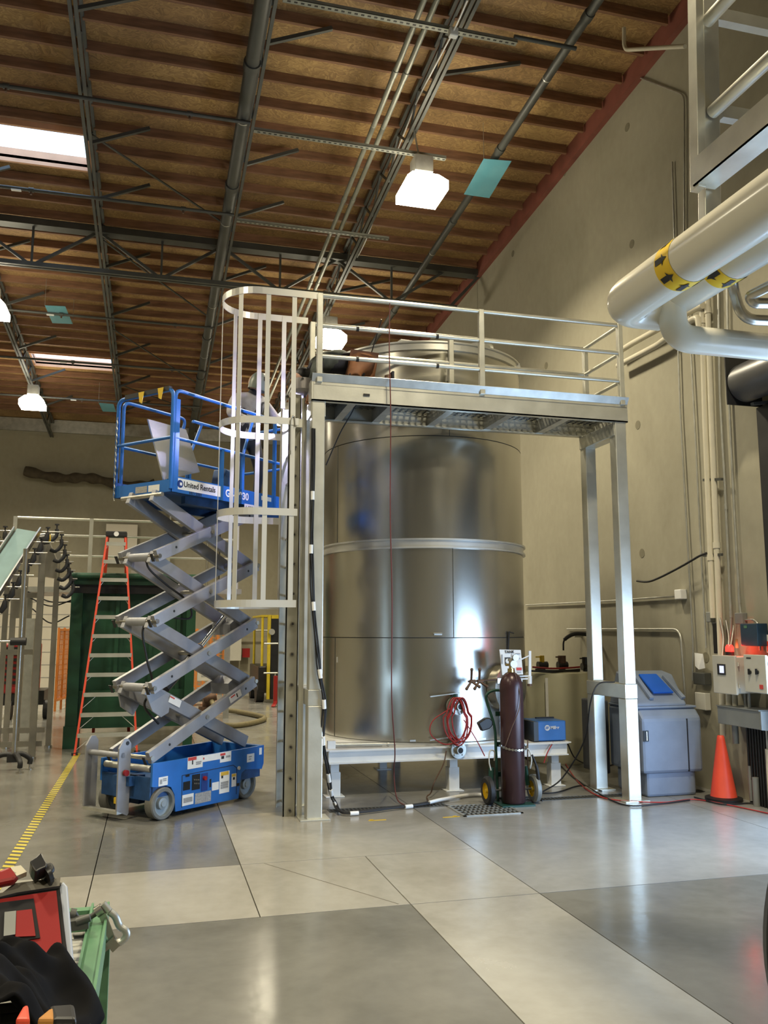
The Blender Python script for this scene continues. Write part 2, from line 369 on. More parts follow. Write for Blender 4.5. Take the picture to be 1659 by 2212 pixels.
MB().prism([(XW, -7.9, zl(-7.9)), (XW, YB, zl(YB)), (XW, YB, zl(YB) + .38), (XW, -7.9, zl(-7.9) + .38)], (-.09, 0, 0)).build('trim_1', LEDG, kind='structure')
MB().box(XL, YB - .12, zl(YB) - .12, XW, YB, zl(YB) + .3).build('trim_2', GALV, kind='structure')
# ceiling: board slab with skylight holes, boards, joists
PURL = [-10.35, -8.05, -5.75, -3.45, -1.2, 1.13, 3.5]
SKY = [(-3.35, -1.3, 13.42, 14.5), (-3.35, -1.3, 23.35, 24.4), (-7.95, -5.85, 13.42, 14.5), (-7.95, -5.85, 3.0, 4.1), (-3.35, -1.3, 3.0, 4.1)]
def decks(y0, y1, spans, mb, dz=.14, th=.03):
    for a, b in spans: mb.prism([(a, y0, zj(y0) + dz), (b, y0, zj(y0) + dz), (b, y1, zj(y1) + dz), (a, y1, zj(y1) + dz)], (0, 0, th))
cs = sorted({YF, YB} | {v for s in SKY for v in s[2:]})
cm = MB()
for a, b in zip(cs, cs[1:]):
    sp = [(XL, XW + .2)]
    for s in SKY:
        if s[2] <= a + .01 and s[3] >= b - .01:
            sp = [q for (u, v) in sp for q in (((u, s[0]), (s[1], v)) if u < s[0] < v else ((u, v),))]
    decks(a, b, sp, cm, .165, .05)
ce = cm.build('ceiling', OSB, kind='structure')
for s in SKY[:2]:
    c = MB(); t = .05; z0 = zj(s[3]) + .1; z1 = z0 + .24
    c.box(s[0] - t, s[2] - t, z0, s[0], s[3] + t, z1).box(s[1], s[2] - t, z0, s[1] + t, s[3] + t, z1)
    c.box(s[0], s[2] - t, z0, s[1], s[2], z1).box(s[0], s[3], z0, s[1], s[3] + t, z1); c.build('skylight_curb', CURB, ce)
# joists and boards, bay by bay
bays = list(zip([-12.0] + PURL, PURL + [XW - .09]))
JY = [9.63 + .585 * k for k in range(-9, 35)]
proto = {}
def insky(a, b, y0, y1=None):
    return any(a < s[1] - .3 and b > s[0] + .3 and (y0 < s[3] - .05) and ((y1 or y0) > s[2] + .05) for s in SKY)
for bi, (a, b) in enumerate(bays):
    if b < -5: 
        m = MB()
        for y in JY:
            if not insky(a, b, y): m.box(a, y - .025, zj(y), b, y + .025, zj(y) + .15)
        m.build('roof_joists', WOOD, ce, kind='stuff'); continue
    for i, y in enumerate(JY):
        if y > 28.9 or insky(a, b, y) or (y < 7.5 and b < 1): continue
        a_, b_ = a + .04, b - .04; k = ('j', round(b_ - a_, 3))
        if k in proto: dup(proto[k][0], (a_ - proto[k][1], y - proto[k][2], zj(y) - zj(proto[k][2])))
        else: proto[k] = (MB().box(a_, y - .024, zj(y), b_, y + .024, zj(y) + .15).build('roof_joist', WOOD, ce), a_, y)
    for i in range(0, len(JY) - 2, 2):
        y0, y1 = JY[i], JY[i + 2]
        if y0 > 28 or insky(a, b, y0, y1) or (y1 < 7.5 and b < 1): continue
        g = .004; k = ('d', round(b - a, 3))
        if k in proto: dup(proto[k][0], (a - proto[k][1], y0 - proto[k][2], zj(y0) - zj(proto[k][2])))
        else:
            q = MB(); decks(y0 + g, y1 - g, [(a + g, b - g)], q, .148, .014); proto[k] = (q.build('roof_board', OSB, ce), a, y0)
# skylight domes
for i, s in enumerate(SKY[:2]):
    z0 = zj(s[3]) + .34
    mm = bpy.data.materials.get('skylight_dome')
    if not mm:
        mm = bpy.data.materials.new('skylight_dome'); N, L = nt(mm); N.remove(N['Principled BSDF']); t = N.new('ShaderNodeBsdfTranslucent'); t.inputs[0].default_value = (.95, .95, .95, 1)
        tr = N.new('ShaderNodeBsdfTransparent'); mx = N.new('ShaderNodeMixShader'); mx.inputs[0].default_value = .5
        L.new(t.outputs[0], mx.inputs[1]); L.new(tr.outputs[0], mx.inputs[2]); L.new(mx.outputs[0], N['Material Output'].inputs[0])
    q = MB(); n = 8; vs = []; fs = []
    for yy in range(n + 1):
        for xx in range(n + 1):
            u, v = xx / n, yy / n; vs.append((s[0] + (s[1] - s[0]) * u, s[2] + (s[3] - s[2]) * v, z0 + .16 * (16 * u * (1 - u) * v * (1 - v))**.4))
    for yy in range(n):
        for xx in range(n): k = yy * (n + 1) + xx; fs.append((k, k + 1, k + n + 2, k + n + 1))
    q.add(vs, fs, True).build(f'window_{i+1}', mm, kind='structure')
# open-web steel purlins
def purlin(X, lab):
    y0, y1 = 6.0, 29.7
    if X < -5: y0 = 9
    t = thing('roof_truss', lab, 'truss', (X, y0, zj(y0) - .45), 'open web steel purlins under the roof')
    top = lambda y: zj(y) + .04; bot = lambda y: zj(y) - .43
    MB().prism([(X - .05, y0, top(y0)), (X + .05, y0, top(y0)), (X + .05, y0, top(y0) + .1), (X - .05, y0, top(y0) + .1)], (0, y1 - y0, -.055 * (y1 - y0))).build('nailer_board', WOOD, t)
    for nm, fz in (('top_chord', top), ('bottom_chord', bot)):
        m = MB()
        for d in (-.035, .035): m.bar((X + d, y0, fz(y0)), (X + d, y1, fz(y1)), .045, .05)
        m.build(nm, TRUSSP, t)
    y = y0 + .15; k = 0; p = None
    while y < y1 - .6:
        a = (X, y, top(y) if k % 2 else bot(y)); b = (X, y + .55, bot(y + .55) if k % 2 else top(y + .55))
        if p: # same web sloping the same way: share the mesh
            if k % 2 == 0: dup(p[0], (0, y - p[2], zj(y) - zj(p[2])))
            else:
                if len(p) < 4: p.append(MB().bar(a, b, .03, .03).build('web_bar', TRUSSP, t)); p.append(y)
                else: dup(p[3], (0, y - p[4], zj(y) - zj(p[4])))
        else: p = [MB().bar(a, b, .03, .03).build('web_bar', TRUSSP, t), None, y]
        y += .55; k += 1
    return t
TR = {}
for X, lab in zip(PURL[2:], ['grey steel roof purlin farthest left, beyond the two left lamps', 'grey steel roof purlin carrying the lamps at the left edge', 'grey steel roof purlin along the right edge of both skylights', 'grey steel roof purlin alongside the large dark pipe', 'grey steel roof purlin carrying the large lamp over the tank']):
    TR[X] = purlin(X, lab)
def brace(X, y, L=.88):
    MB().bar((X + .03, y, zj(y) - .42), (X + L, y + .05, zj(y) - .01), .05, .05).build('knee_brace', DGREY, TR[X])
for y in (10.12, 12.85, 14.45, 16.95, 19.3, 21.8, 24.2, 26.5):
    for X in (-3.45, -1.2, 1.13, 3.5):
        if X == 3.5 and y in (12.85, 14.45): continue
        brace(X, y, .88 if X != 3.5 else 1.2)
for a, b, c, d in ((-1.17, 12.98, 1.1, 15.2), (-1.17, 16.3, 1.1, 19.5), (-1.17, 20.6, 1.1, 24.2), (-1.17, 24.6, .9, 26.5)):
    q = MB().bar((a, b, zj(b) - .2), (c, d, zj(d) - .22), .035, .02).build('tie_rod', DGREY); tag(q, 'thin dark diagonal tie rod under the roof at depth of ' + {12.98: 'the near skylight', 16.3: 'the cross girder', 20.6: 'the far skylight', 24.6: 'the back wall'}[b], 'tie rod', 'diagonal roof tie rods')
# girder truss across the hall
g = thing('roof_girder', 'deep dark steel girder truss crossing under the roof from wall to wall', 'girder', (0, 16.2, 8.55))
MB().box(XL, 16.08, 9.30, XW, 16.32, 9.43).build('top_chord', DGREY, g)
m = MB().box(XL, 16.12, 8.52, 5.9, 16.18, 8.60).box(XL, 16.22, 8.52, 5.9, 16.28, 8.60); m.build('bottom_chord', TRUSSP, g)
for c in [-7.0, -4.7, -2.4, -.08, 2.2, 4.5]:
    MB().bar((c, 16.2, 8.56), (c, 16.2, 9.32), .04, .04).build('web_post', TRUSSP, g)
    for s in (-1, 1): MB().bar((c + s * .05, 16.2, 8.58), (c + s * 1.12, 16.2, 9.32), .055, .05).build('web_diagonal', TRUSSP, g)
MB().bar((5.75, 16.2, 8.56), (6.4, 16.2, 9.3), .06, .06).build('web_diagonal', TRUSSP, g)
# pipes and conduits under the roof
def roofpipe(name, X, dz, r, mat, lab, cat, y0=5.5, y1=29.6, coup=None, rc=1.2):
    t = thing(name, lab, cat, (X, y0, zj(y0) + dz)) if coup else None
    o = MB().cyl((X, y0, zj(y0) + dz), (X, y1, zj(y1) + dz), r, n=14).build(name if not coup else 'pipe_run', mat, t)
    if not coup: tag(o, lab, cat); return o
    for y in coup: MB().cyl((X, y, zj(y) + dz), (X, y + .12, zj(y + .12) + dz), r * rc, n=14).build('coupling', mat, t)
    for y in [k + 1.2 for k in coup]: MB().cyl((X, y, zj(y) + dz), (X, y + .02, zj(y) + dz), r * 1.06, n=14).build('hanger_strap', GALV, t)
    return t
roofpipe('roof_pipe', 1.0, -.5, .095, DGREY, 'large dark pipe running along the purlin under the roof', 'pipe', coup=[10.4, 13.3, 16.8, 19.8, 22.6, 25.4])
roofpipe('sprinkler_pipe', 4.93, -.46, .06, DGREY, 'dark sprinkler main under the roof near the right wall', 'pipe', coup=[8.6, 11.4, 13.6, 17.5])
for i, X in enumerate((2.9, 3.05)):
    roofpipe('conduit', X, -.42, .038, RGALV, ('left' if i == 0 else 'right') + ' one of the paired grey conduits running back under the roof', 'conduit', coup=[7.2, 10.2, 13.4, 16.6, 19.8])
def strut(y, x0, x1, z, nm, lab):
    t = thing('strut_rack', lab, 'rack', (x0, y, z), 'perforated struts carrying conduit under the roof')
    m = MB().box(x0, y - .04, z, x1, y + .04, z + .006).box(x0, y - .04, z, x0 + (x1 - x0), y - .036, z + .045).box(x0, y + .036, z, x1, y + .04, z + .045); m.build('channel', RGALV, t)
    h = MB(); x = x0 + .05
    while x < x1: h.box(x, y - .012, z - .002, x + .04, y + .012, z); x += .08
    h.build('slot_row', BLACK, t, kind='stuff')
    return t
strut(9.0, 1.2, 4.12, 9.10, 's', 'nearest perforated strut channel under the roof, with a white junction box')
strut(11.5, 1.15, 4.05, 8.96, 's', 'perforated strut channel just in front of the big lamp')
strut(14.05, 1.15, 3.85, 8.83, 's', 'perforated strut channel behind the big lamp')
for i, (y, x0, x1) in enumerate(((11.5, -6, 1.1), (14.05, -6, 1.1), (19.0, -6, 1.1), (21.9, -6, 1.1), (24.9, -6, 1.1), (9.02, 4.1, 4.95))):
    z = zj(y) - .72 + .1
    t = thing('branch_pipe', ['dark sprinkler branch pipe crossing in front of the near skylight', 'dark sprinkler branch pipe crossing behind the near skylight', 'dark sprinkler branch pipe first beyond the cross girder', 'dark sprinkler branch pipe in front of the far skylight', 'dark sprinkler branch pipe behind the far skylight', 'short dark branch pipe joining the sprinkler main'][i], 'pipe', (x0, y, z), 'sprinkler branch pipes under the roof')
    MB().cyl((x0, y, z), (x1, y, z), .028, n=10).build('pipe_run', DGREY, t)
    if i < 5:
        for x in (-4.9, -2.15, .25):
            MB().cyl((x, y, z), (x, y, z - .08), .018, n=8).build('sprinkler_head', RUST, t)
            MB().cyl((x - .04, y, z), (x + .04, y, z), .04, n=10).build('tee_fitting', DGREY, t)
        MB().box(-2.45, y - .03, z - .04, -2.3, y + .03, z - .025).build('white_tag', WHITE, t)
jb = fY(975, 79, 9.0); q = MB().cb((jb.x, 8.93, jb.z), (.11, .08, .11)).build('junction_box', WHITE, bevel=.012); tag(q, 'white junction box on the nearest strut channel', 'junction box')
pts = smooth([fY(1010, 0, 8.2), fY(978, 70, 8.95), fY(905, 210, 11), fY(880, 270, 11.8), fY(838, 380, 13.2), fY(790, 520, 15.4), fY(745, 600, 17)])
tag(MB().tube(pts, .012, 6).build('cable', WHITE), 'thin pale cable sagging under the roof from the white junction box', 'cable')
# flat translucent blue squares, with wires added above them
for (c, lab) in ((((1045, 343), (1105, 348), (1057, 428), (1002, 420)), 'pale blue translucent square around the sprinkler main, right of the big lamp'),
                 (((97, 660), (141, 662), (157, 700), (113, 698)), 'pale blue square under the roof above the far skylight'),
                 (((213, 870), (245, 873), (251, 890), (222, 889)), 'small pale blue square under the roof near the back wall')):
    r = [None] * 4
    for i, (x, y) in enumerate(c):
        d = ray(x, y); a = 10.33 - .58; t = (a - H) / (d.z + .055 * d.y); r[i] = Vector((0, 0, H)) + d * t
    q = MB().prism(r, (0, 0, .004)).build('blue_square', None or PALEBLUE); tag(q, lab, 'sheet', 'pale blue squares under the roof'); MB().cyl(r[0], r[0] + Vector((0, 0, .6)), .004, n=5).cyl(r[2], r[2] + Vector((0, 0, .6)), .004, n=5).build('hanging_wire', GALV, q)
fm = PALEBLUE.node_tree; b = fm.nodes['Principled BSDF']; b.inputs['Alpha'].default_value = .62
# high-bay fixtures
for i, (lx, ly) in enumerate(LAMPS[:5]):
    z = 8.20 + (.0 if ly < 13 else -.2 if ly < 20 else -.45)
    labs = {0: 'large square high bay lamp glaring over the tank, nearest to the camera', 1: 'high bay lamp seen low between the railing and the tank rim', 4: 'high bay lamp hidden behind the big tank', 2: 'high bay lamp cut off by the left edge of the picture', 3: 'high bay lamp on the left close to the back wall'}
    t = thing('high_bay_light', labs.get(i, 'square high bay lamp out of view over the hall'), 'lamp', (lx, ly, z), 'high bay lamps')
    MB().box(lx - .14, ly - .14, z + .36, lx + .14, ly + .14, z + .62).build('ballast_housing', GALV, t, bevel=.01)
    MB().lathe((lx, ly, z), [(.44, .02), (.44, .16), (.28, .30), (.10, .37)], 4, a0=PI / 4, a1=2 * PI + PI / 4 - .0001, smooth=False).build('reflector', GLOWW, t)
    MB().box(lx - .30, ly - .30, z + .02, lx + .30, ly + .30, z + .05).build('diffuser', GLOWW, t)
    m = MB()
    zt = zj(ly) - .4; m.bar((lx - .03, ly, z + .6), (3.5 if lx > 3 else -3.45, ly, zt), .02, .02)
    m.build('hanger', GALV, t)
# ================================================================== ALUMINIUM WORK PLATFORM
YFp, YRp = 8.72, 9.52
pl = thing('work_platform', 'tall aluminium work platform on four posts with railings in front of the steel tank', 'platform', (3.4, 9.1, 0))
def colm(x, y, z0, z1, w=.15): return MB().box(x - w / 2, y - w / 2, z0, x + w / 2, y + w / 2, z1)
for x in (1.62, 5.20):
    for y in (YFp + .075, YRp):
        colm(x, y, .012, 1.11, .155).build('lower_post', ALU, pl, bevel=.008)
        colm(x, y, 1.27, 4.29, .14).build('upper_post', ALU, pl, bevel=.008)
        MB().box(x - .15, y - .13, 0, x + .15, y + .13, .014).build('base_plate', ALU, pl, bevel=.002)
    MB().box(x - .08, YFp - .002, 1.11, x + .08, YRp + .08, 1.27).build('cross_tube', ALU, pl, bevel=.006)
    MB().box(x - .08, YFp + .02, 4.12, x + .08, YRp + .07, 4.28).build('cross_tube', ALU, pl, bevel=.006)
zd0, zd1 = 4.28, 4.50
def chan(y, s, x0=1.54, x1=5.29):
    m = MB().box(x0, y, zd0, x1, y + .012 * s, zd1)
    m.box(x0, min(y, y + .07 * s), zd0, x1, max(y, y + .07 * s), zd0 + .014).box(x0, min(y, y + .07 * s), zd1 - .014, x1, max(y, y + .07 * s), zd1)
    return m
chan(YFp - .01, 1).build('edge_beam', ALU, pl)
MB().bar((1.54, YFp - .03, zd1 + .03), (5.29, YFp - .03, zd1 + .03), .09, .012, (0, -.6, 1)).build('toe_kick', GALV, pl)
chan(YRp + .08, -1).build('edge_beam', ALU, pl)
for x in (1.54, 5.29): MB().box(x - .006, YFp, zd0, x + .006, YRp + .07, zd1).build('end_beam', ALU, pl)
for x in (2.0, 2.45, 3.13, 3.85, 4.55): MB().box(x - .03, YFp, zd0 + .02, x + .03, YRp + .07, zd1 - .05).box(x - .045, YFp, zd0 + .01, x + .045, YRp + .07, zd0 + .02).build('cross_beam', GALV, pl)
# perforated deck planks
n = 0
for bx0, bx1 in ((1.56, 2.45), (2.45, 3.13), (3.13, 3.85), (3.85, 4.55), (4.55, 5.28)):
    m = MB(); z = 4.452
    nx = int((bx1 - bx0) / .075); st = (bx1 - bx0) / nx
    for i in range(nx + 1): x = bx0 + i * st; m.box(x - .014, YFp, z, x + .014, YRp + .07, z + .004)
    y = YFp
    while y < YRp + .08: m.box(bx0, y - .014, z, bx1, y + .014, z + .004); y += .075
    if bx0 < 2: m.box(bx0, YFp, z + .013, bx1, YRp + .05, z + .02)
    m.build('deck_plank', GRATE, pl)
# railings
for y, xs in ((YFp - .01, (1.62, 3.47, 5.22)), (YRp + .07, (1.70, 3.42, 5.24))):
    for x in xs: MB().box(x - .03, y - .03, zd1 - .02 if y < 9 else zd1, x + .03, y + .03, 5.47).build('rail_post', ALU, pl, bevel=.005)
    for z in (5.45, 5.11, 4.77): MB().cyl((xs[0], y, z), (xs[-1], y, z), .024, n=12).build('hand_rail', ALU, pl)
for z in (5.45, 5.11, 4.77): MB().cyl((5.23, YFp, z), (5.23, YRp + .07, z), .022, n=12).build('end_rail', ALU, pl)
for x in (2.02, 2.93):
    for z in (5.11, 4.77): MB().cyl((x, YFp - .01, z), (x + .03, YFp - .01, z), .028, n=12).build('black_tape_band', BLACK, pl, label='black tape band on the rail')
p = fY(792, 853, YFp - .022); MB().cb(p, (.07, .004, .025)).build('slot', BLACK, pl)
MB().box(1.56, YFp - .0135, zd0 + .015, 2.33, YFp - .011, zd1 - .02).build('beam_splice_plate', ALU, pl)
# ================================================================== CAGED LADDER
la = thing('caged_ladder', 'fixed aluminium ladder with safety cage at the left end of the work platform', 'ladder', (1.4, 9.2, 0))
for y, s in ((8.95, 1), (9.49, -1)):
    m = MB().box(1.34, y, 0, 1.47, y + .012 * s, 4.40 if s > 0 else 4.36)
    m.box(1.34, min(y, y + .05 * s), 0, 1.35, max(y, y + .05 * s), 4.36).box(1.46, min(y, y + .05 * s), 0, 1.47, max(y, y + .05 * s), 4.36)
    m.build('ladder_rail', M('scuffed_aluminium', (.40, .39, .33), .4, .75, .22, 3, rvar=.1) if s > 0 else ALU, la)
MB().box(1.48, 8.93, .01, 1.53, 8.96, 4.36).build('stiffener_bar', ALU, la)
r0 = None
for k in range(14):
    z = .06 + .312 * k
    if r0 is None:
        r0 = MB().cyl((1.408, 8.93, z), (1.408, 9.51, z), .014, n=10).build('rung', SSTL, la)
        h0 = MB().lathe((1.408, 8.938, z), [(.021, .012), (.021, 0), (.013, 0), (.013, .004), (0, .004)], 16, ax=(0, -1, 0)); h0 = h0.build('rung_socket', SSTL, la)
        h1 = MB().cyl((1.408, 8.9255, z), (1.408, 8.9265, z), .0125, n=12).build('socket_hole', BLACK, la)
    else:
        for q in (r0, h0, h1): dup(q, (0, 0, .312 * k))
def hoop(z, x1, y0, y1, xl, w=.075):
    """band from the near side round the left and back, straight legs then an arc"""
    r = (y1 - y0) / 2; yc = (y0 + y1) / 2; xc = xl + r
    pts = [Vector((x1, y0, z))] + [Vector((xc - r * math.sin(a), yc - r * math.cos(a), z)) for a in [PI * i / 24 for i in range(25)]] + [Vector((x1, y1, z))]
    vs = []; 
    for i, p in enumerate(pts):
        d = (pts[min(i + 1, len(pts) - 1)] - pts[max(i - 1, 0)]).normalized(); nn = Vector((-d.y, d.x, 0)) * .004
        vs += [p + nn, p - nn, p + nn + Vector((0, 0, w)), p - nn + Vector((0, 0, w))]
    fs = []
    for i in range(len(pts) - 1):
        a, b = i * 4, i * 4 + 4
        fs += [(a, b, b + 2, a + 2), (a + 1, a + 3, b + 3, b + 1), (a, a + 1, b + 1, b), (a + 2, b + 2, b + 3, a + 3)]
    return MB().add(vs, fs), pts
for z, x1 in ((5.44, 1.64), (4.02, 1.42), (3.05, 1.42), (2.10, 1.42)):
    m, _ = hoop(z, x1, 8.80, 9.58, .62); m.build('cage_hoop', ALU_B, la)
def hp(a): r = .39; return (.62 + r - (r - .006) * math.sin(a), 9.19 - (r - .006) * math.cos(a))
for a in (.60, 1.57, 2.54):
    x, y = hp(a); d = (math.cos(a), math.sin(a)); MB().bar((x, y, 2.11), (x, y, 5.50), .05, .006, (math.cos(a), -math.sin(a), 0)).build('cage_strap', ALU_B, la)
for x in (1.08, 1.36):
    for y in (8.806, 9.574): MB().bar((x, y, 2.11), (x, y, 5.50), .05, .006, (1, 0, 0)).build('cage_strap', ALU_B, la)
MB().box(1.40, 8.80, 4.0, 1.46, 8.95, 4.09).build('hoop_bracket', ALU, la)
# clamp hanging on the cage hoop
q = MB().tube(rounded([(1.33, 8.79, 3.72), (1.33, 8.79, 4.08), (1.37, 8.79, 4.13), (1.38, 8.79, 4.0)], .03), .007, 6).cyl((1.33, 8.79, 3.70), (1.33, 8.79, 3.74), .012)
tag(q.build('locking_clamp', SSTL), 'small steel clamp hanging on the middle cage hoop', 'clamp')
# ================================================================== STEEL TANK
TX, TY, TR_, TB = 3.55, 11.2, 1.36, .53
tk = thing('storage_tank', 'huge brushed stainless steel storage tank on a white stand', 'tank', (TX, TY, TB))
for z0, z1 in ((TB + .03, 1.775), (1.785, 2.87), (2.87, 4.255), (4.265, 5.36)):
    MB().lathe((TX, TY, 0), [(TR_, z0), (TR_, z1)], 96).build('shell_course', STEEL, tk)
MB().lathe((TX, TY, 0), [(TR_ - .01, .56), (TR_ - .01, 5.4)], 64).build('weld_seam_backing', DGREY, tk)
MB().lathe((TX, TY, 0), [(TR_, 2.86), (TR_ + .035, 2.86), (TR_ + .035, 2.88), (TR_ + .012, 2.885), (TR_ + .012, 2.955), (TR_ + .035, 2.96), (TR_ + .035, 2.98), (TR_, 2.98)], 96, smooth=False).build('stiffening_ring', STEEL2, tk)
MB().lathe((TX, TY, 0), [(TR_, 5.36), (TR_ + .03, 5.36), (TR_ + .03, 5.385), (TR_ + .008, 5.39), (TR_ + .008, 5.45), (TR_ + .03, 5.455), (TR_ + .03, 5.475), (0.3, 5.78), (0, 5.8)], 96, smooth=False).build('rim_and_roof', STEEL2, tk)
MB().lathe((TX, TY, 0), [(TR_ + .02, TB + .0), (TR_ + .02, TB + .02), (TR_ - .03, TB + .03)], 96, smooth=False).build('foot_ring', STEEL2, tk)
def seamv(px, z0, z1):
    p = fCyl(px, 1365, TX, TY, TR_ + .001); MB().cyl((p.x, p.y, z0), (p.x, p.y, z1), .004, n=6).build('vertical_weld', DGREY, tk)
seamv(724, TB + .03, 1.775); seamv(727, 2.98, 4.255); seamv(980, 1.785, 2.86); seamv(976, 4.265, 5.36)
p = fCyl(972, 790, TX, TY, TR_ + .02); MB().bar((p.x, p.y, 4.6), (p.x, p.y, 5.36), .04, .03).build('vertical_strap', DGREY, tk)
# roof fittings
a = Vector((4.25, 10.75, 5.55)); MB().cyl(a, a + Vector((0, 0, .2)), .16, n=24).cyl(a + Vector((0, 0, .2)), a + Vector((0, 0, .225)), .2, n=24).build('roof_nozzle', STEEL2, tk)
MB().bar((3.0, 10.75, 5.68), (3.85, 10.9, 5.70), .5, .05).build('roof_hatch', STEEL2, tk, bevel=.02)
MB().bar((4.60, 10.42, 5.44), (4.70, 10.42, 5.44), .05, .06).build('lifting_lug', WHITE, tk)
# hatch on the right side: round side manway with handwheel on a swing arm
p = fCyl(1085, 1485, TX, TY, TR_); c = Vector((TX, TY, p.z)); nrm = (p - c).normalized()
tan = Vector((-nrm.y, nrm.x, 0))
mw = MB().lathe(p + nrm * -.02, [(.27, 0), (.27, .13), (.30, .13), (.30, .16), (.25, .17), (0, .19)], 32, ax=nrm); mwo = mw.build('side_manway', STEEL, tk)
hw = fY(1025, 1472, 9.62)
m = MB()
for off in (0, -.10):
    cc = hw + Vector((.06 + off, 0, .0))
    for a in (95, 215, 335):
        e = cc + Vector((math.cos(math.radians(a)) * .09, -.04, math.sin(math.radians(a)) * .14)); m.cyl(cc, e, .013, .017, n=8); m.ell(e, (.021, .021, .021), 5)
    m.cyl(cc + Vector((-.02, 0, 0)), cc + Vector((.05, 0, 0)), .022, n=10)
m.cyl(hw + Vector((-.08, 0, 0)), hw + Vector((.42, .06, .02)), .012, n=8)
m.build('star_handwheel', RUST, tk)
MB().bar(hw + Vector((.30, .03, .0)), hw + Vector((.62, .04, .0)), .06, .02, (0, 0, 1)).build('swing_arm', STEEL2, tk)
# outlet valves
def valve(px, py, nm, green):
    p = fCyl(px, py, TX, TY, TR_); c = Vector((TX, TY, p.z)); d = (p - c).normalized(); d = (d + Vector((.25, -.2, 0))).normalized()
    v = MB().cyl(p - d * .03, p + d * .13, .045, n=16).cyl(p + d * .02, p + d * .04, .10, n=24).cyl(p + d * .075, p + d * .10, .10, n=24).cyl(p + d * .12, p + d * .145, .098, n=24).cyl(p + d * .145, p + d * .19, .045, n=16)
    o = v.build(nm, GALV, tk)
    q = MB()
    for k in range(4):
        a = PI / 4 + k * PI / 2; s = Vector((0, 0, 1)); t = d.cross(s); bb = p + d * .142 + (t * math.cos(a) + s * math.sin(a)) * .075; q.cyl(bb, bb + d * .014, .012, n=6)
    q.build('flange_bolt', SSTL, o)
    MB().cyl(p + d * .188, p + d * .192, .033, n=16).build('bore', BLACK, o)
    MB().cyl(p + d * .06 + Vector((0, 0, .05)), p + d * .06 + Vector((0, 0, .14)), .03, n=10).build('valve_stem', HTGRN, o)
    MB().bar(p + d * .06 + Vector((.05, 0, .15)), p + d * .06 + Vector((-.32, -.02, .115)), .03, .012).build('valve_lever', GALV, o)
    return p, d
VP_, VD_ = valve(978, 1524, 'upper_outlet_valve', 1)
valve(978, 1617, 'lower_outlet_valve', 1)
for (x, y) in ((895, 1600), (1040, 1596)):
    p = fCyl(x, y, TX, TY, TR_ + .003); MB().cb(p, (.11, .006, .022)).build('data_plate', SSTL, tk)
p = fCyl(945, 1370, TX, TY, TR_); MB().cb(p + Vector((-.0, -.015, 0)), (.10, .03, .02)).cyl(p + Vector((-.06, -.03, .01)), p + Vector((.05, -.03, .01)), .008).build('cable_lug', SSTL, tk)
p = fCyl(1098, 1368, TX, TY, TR_); MB().cyl(p + Vector((.0, -.02, .02)), p + Vector((-.02, -.02, -.22)), .012).cyl(p + Vector((0, -.02, .02)), p + Vector((.06, -.04, .0)), .008).build('side_hook', BLACK, tk)
p = fCyl(728, 1425, TX, TY, TR_ + .004); MB().cb(p, (.008, .006, .07)).build('sight_mark', WHITE, tk)
# stand
st = thing('tank_stand', 'white painted steel stand with short legs under the big tank', 'stand', (3.4, 11.1, 0))
def ibeam(p, q, h=.135, w=.09):
    p = Vector(p); q = Vector(q); u = Vector((0, 0, h / 2)); m = MB()
    return m.bar(p - u, q - u, w, .014).bar(p + u, q + u, w, .014).bar(p, q, .012, h)
zb = TB - .0805
ibeam((1.97, 9.77, zb), (4.92, 9.77, zb)).build('front_beam', WHITE, st)
ibeam((1.97, 12.5, zb), (4.92, 12.5, zb)).build('back_beam', WHITE, st)
for x in (1.97, 3.45, 4.90): ibeam((x, 9.82, zb), (x, 12.45, zb)).build('side_beam', WHITE, st)
MB().box(1.93, 9.73, TB - .012, 4.96, 12.55, TB).build('top_plate', WHITE, st)
for x in (2.06, 3.49, 4.80):
    for y in (9.9, 12.4):
        m = MB().box(x - .05, y - .05, .25, x + .05, y + .05, zb - .06).box(x - .065, y - .065, .01, x + .065, y + .065, .27).box(x - .11, y - .1, 0, x + .11, y + .1, .012); m.build('leg', WHITE, st, bevel=.006)
MB().box(3.05, 11.6, .012, 3.15, 11.7, zb - .06).box(3.0, 11.55, 0, 3.2, 11.75, .012).build('leg', WHITE, st)
MB().box(1.98, 9.86, TB, 2.07, 9.93, TB + .085).build('corner_stop', WHITE, st)
q = MB().cyl((2.07, 9.90, TB + .035), (2.62, 9.86, TB + .03), .026, .022, n=12).cyl((2.62, 9.86, TB + .03), (2.78, 9.85, TB + .028), .014).cyl((2.68, 9.856, TB + .03), (2.70, 9.855, TB + .03), .024)
tag(q.build('drain_lance', GALV), 'grey pipe lance lying on the left corner of the tank stand', 'pipe')
# sign board on the tank
sg = thing('tank_sign', 'white plastic sign board reading TANK fixed beside the tank manway', 'sign', fY(1112, 1447, 9.55))
a, b, c, d = [fY(x, y, 9.55) for x, y in ((1079, 1403), (1125, 1404), (1130, 1457), (1085, 1458))]
MB().prism([a, b, c, d], (0, .012, 0)).build('board', PAPER, sg)
text('TANK', fY(1090, 1411, 9.545), (1, 0, 0), (0, 0, 1), .045, INK, sg, bold=.001)
for (x0, y0, x1, y1, m) in ((1091, 1420, 1103, 1436, BLACK), (1113, 1411, 1124, 1413, LABGRY), (1114, 1421, 1124, 1423, LABGRY), (1116, 1442, 1127, 1448, LABRED), (1117, 1451, 1126, 1453, LABGRY), (1083, 1414, 1086, 1434, LABGRY), (1105, 1413, 1107, 1432, LABGRY)):
    p0 = fY(x0, y1, 9.543); p1 = fY(x1, y0, 9.543); MB().box(p0.x, 9.543, p0.z, p1.x, 9.5445, p1.z).build('printed_mark', m, sg)
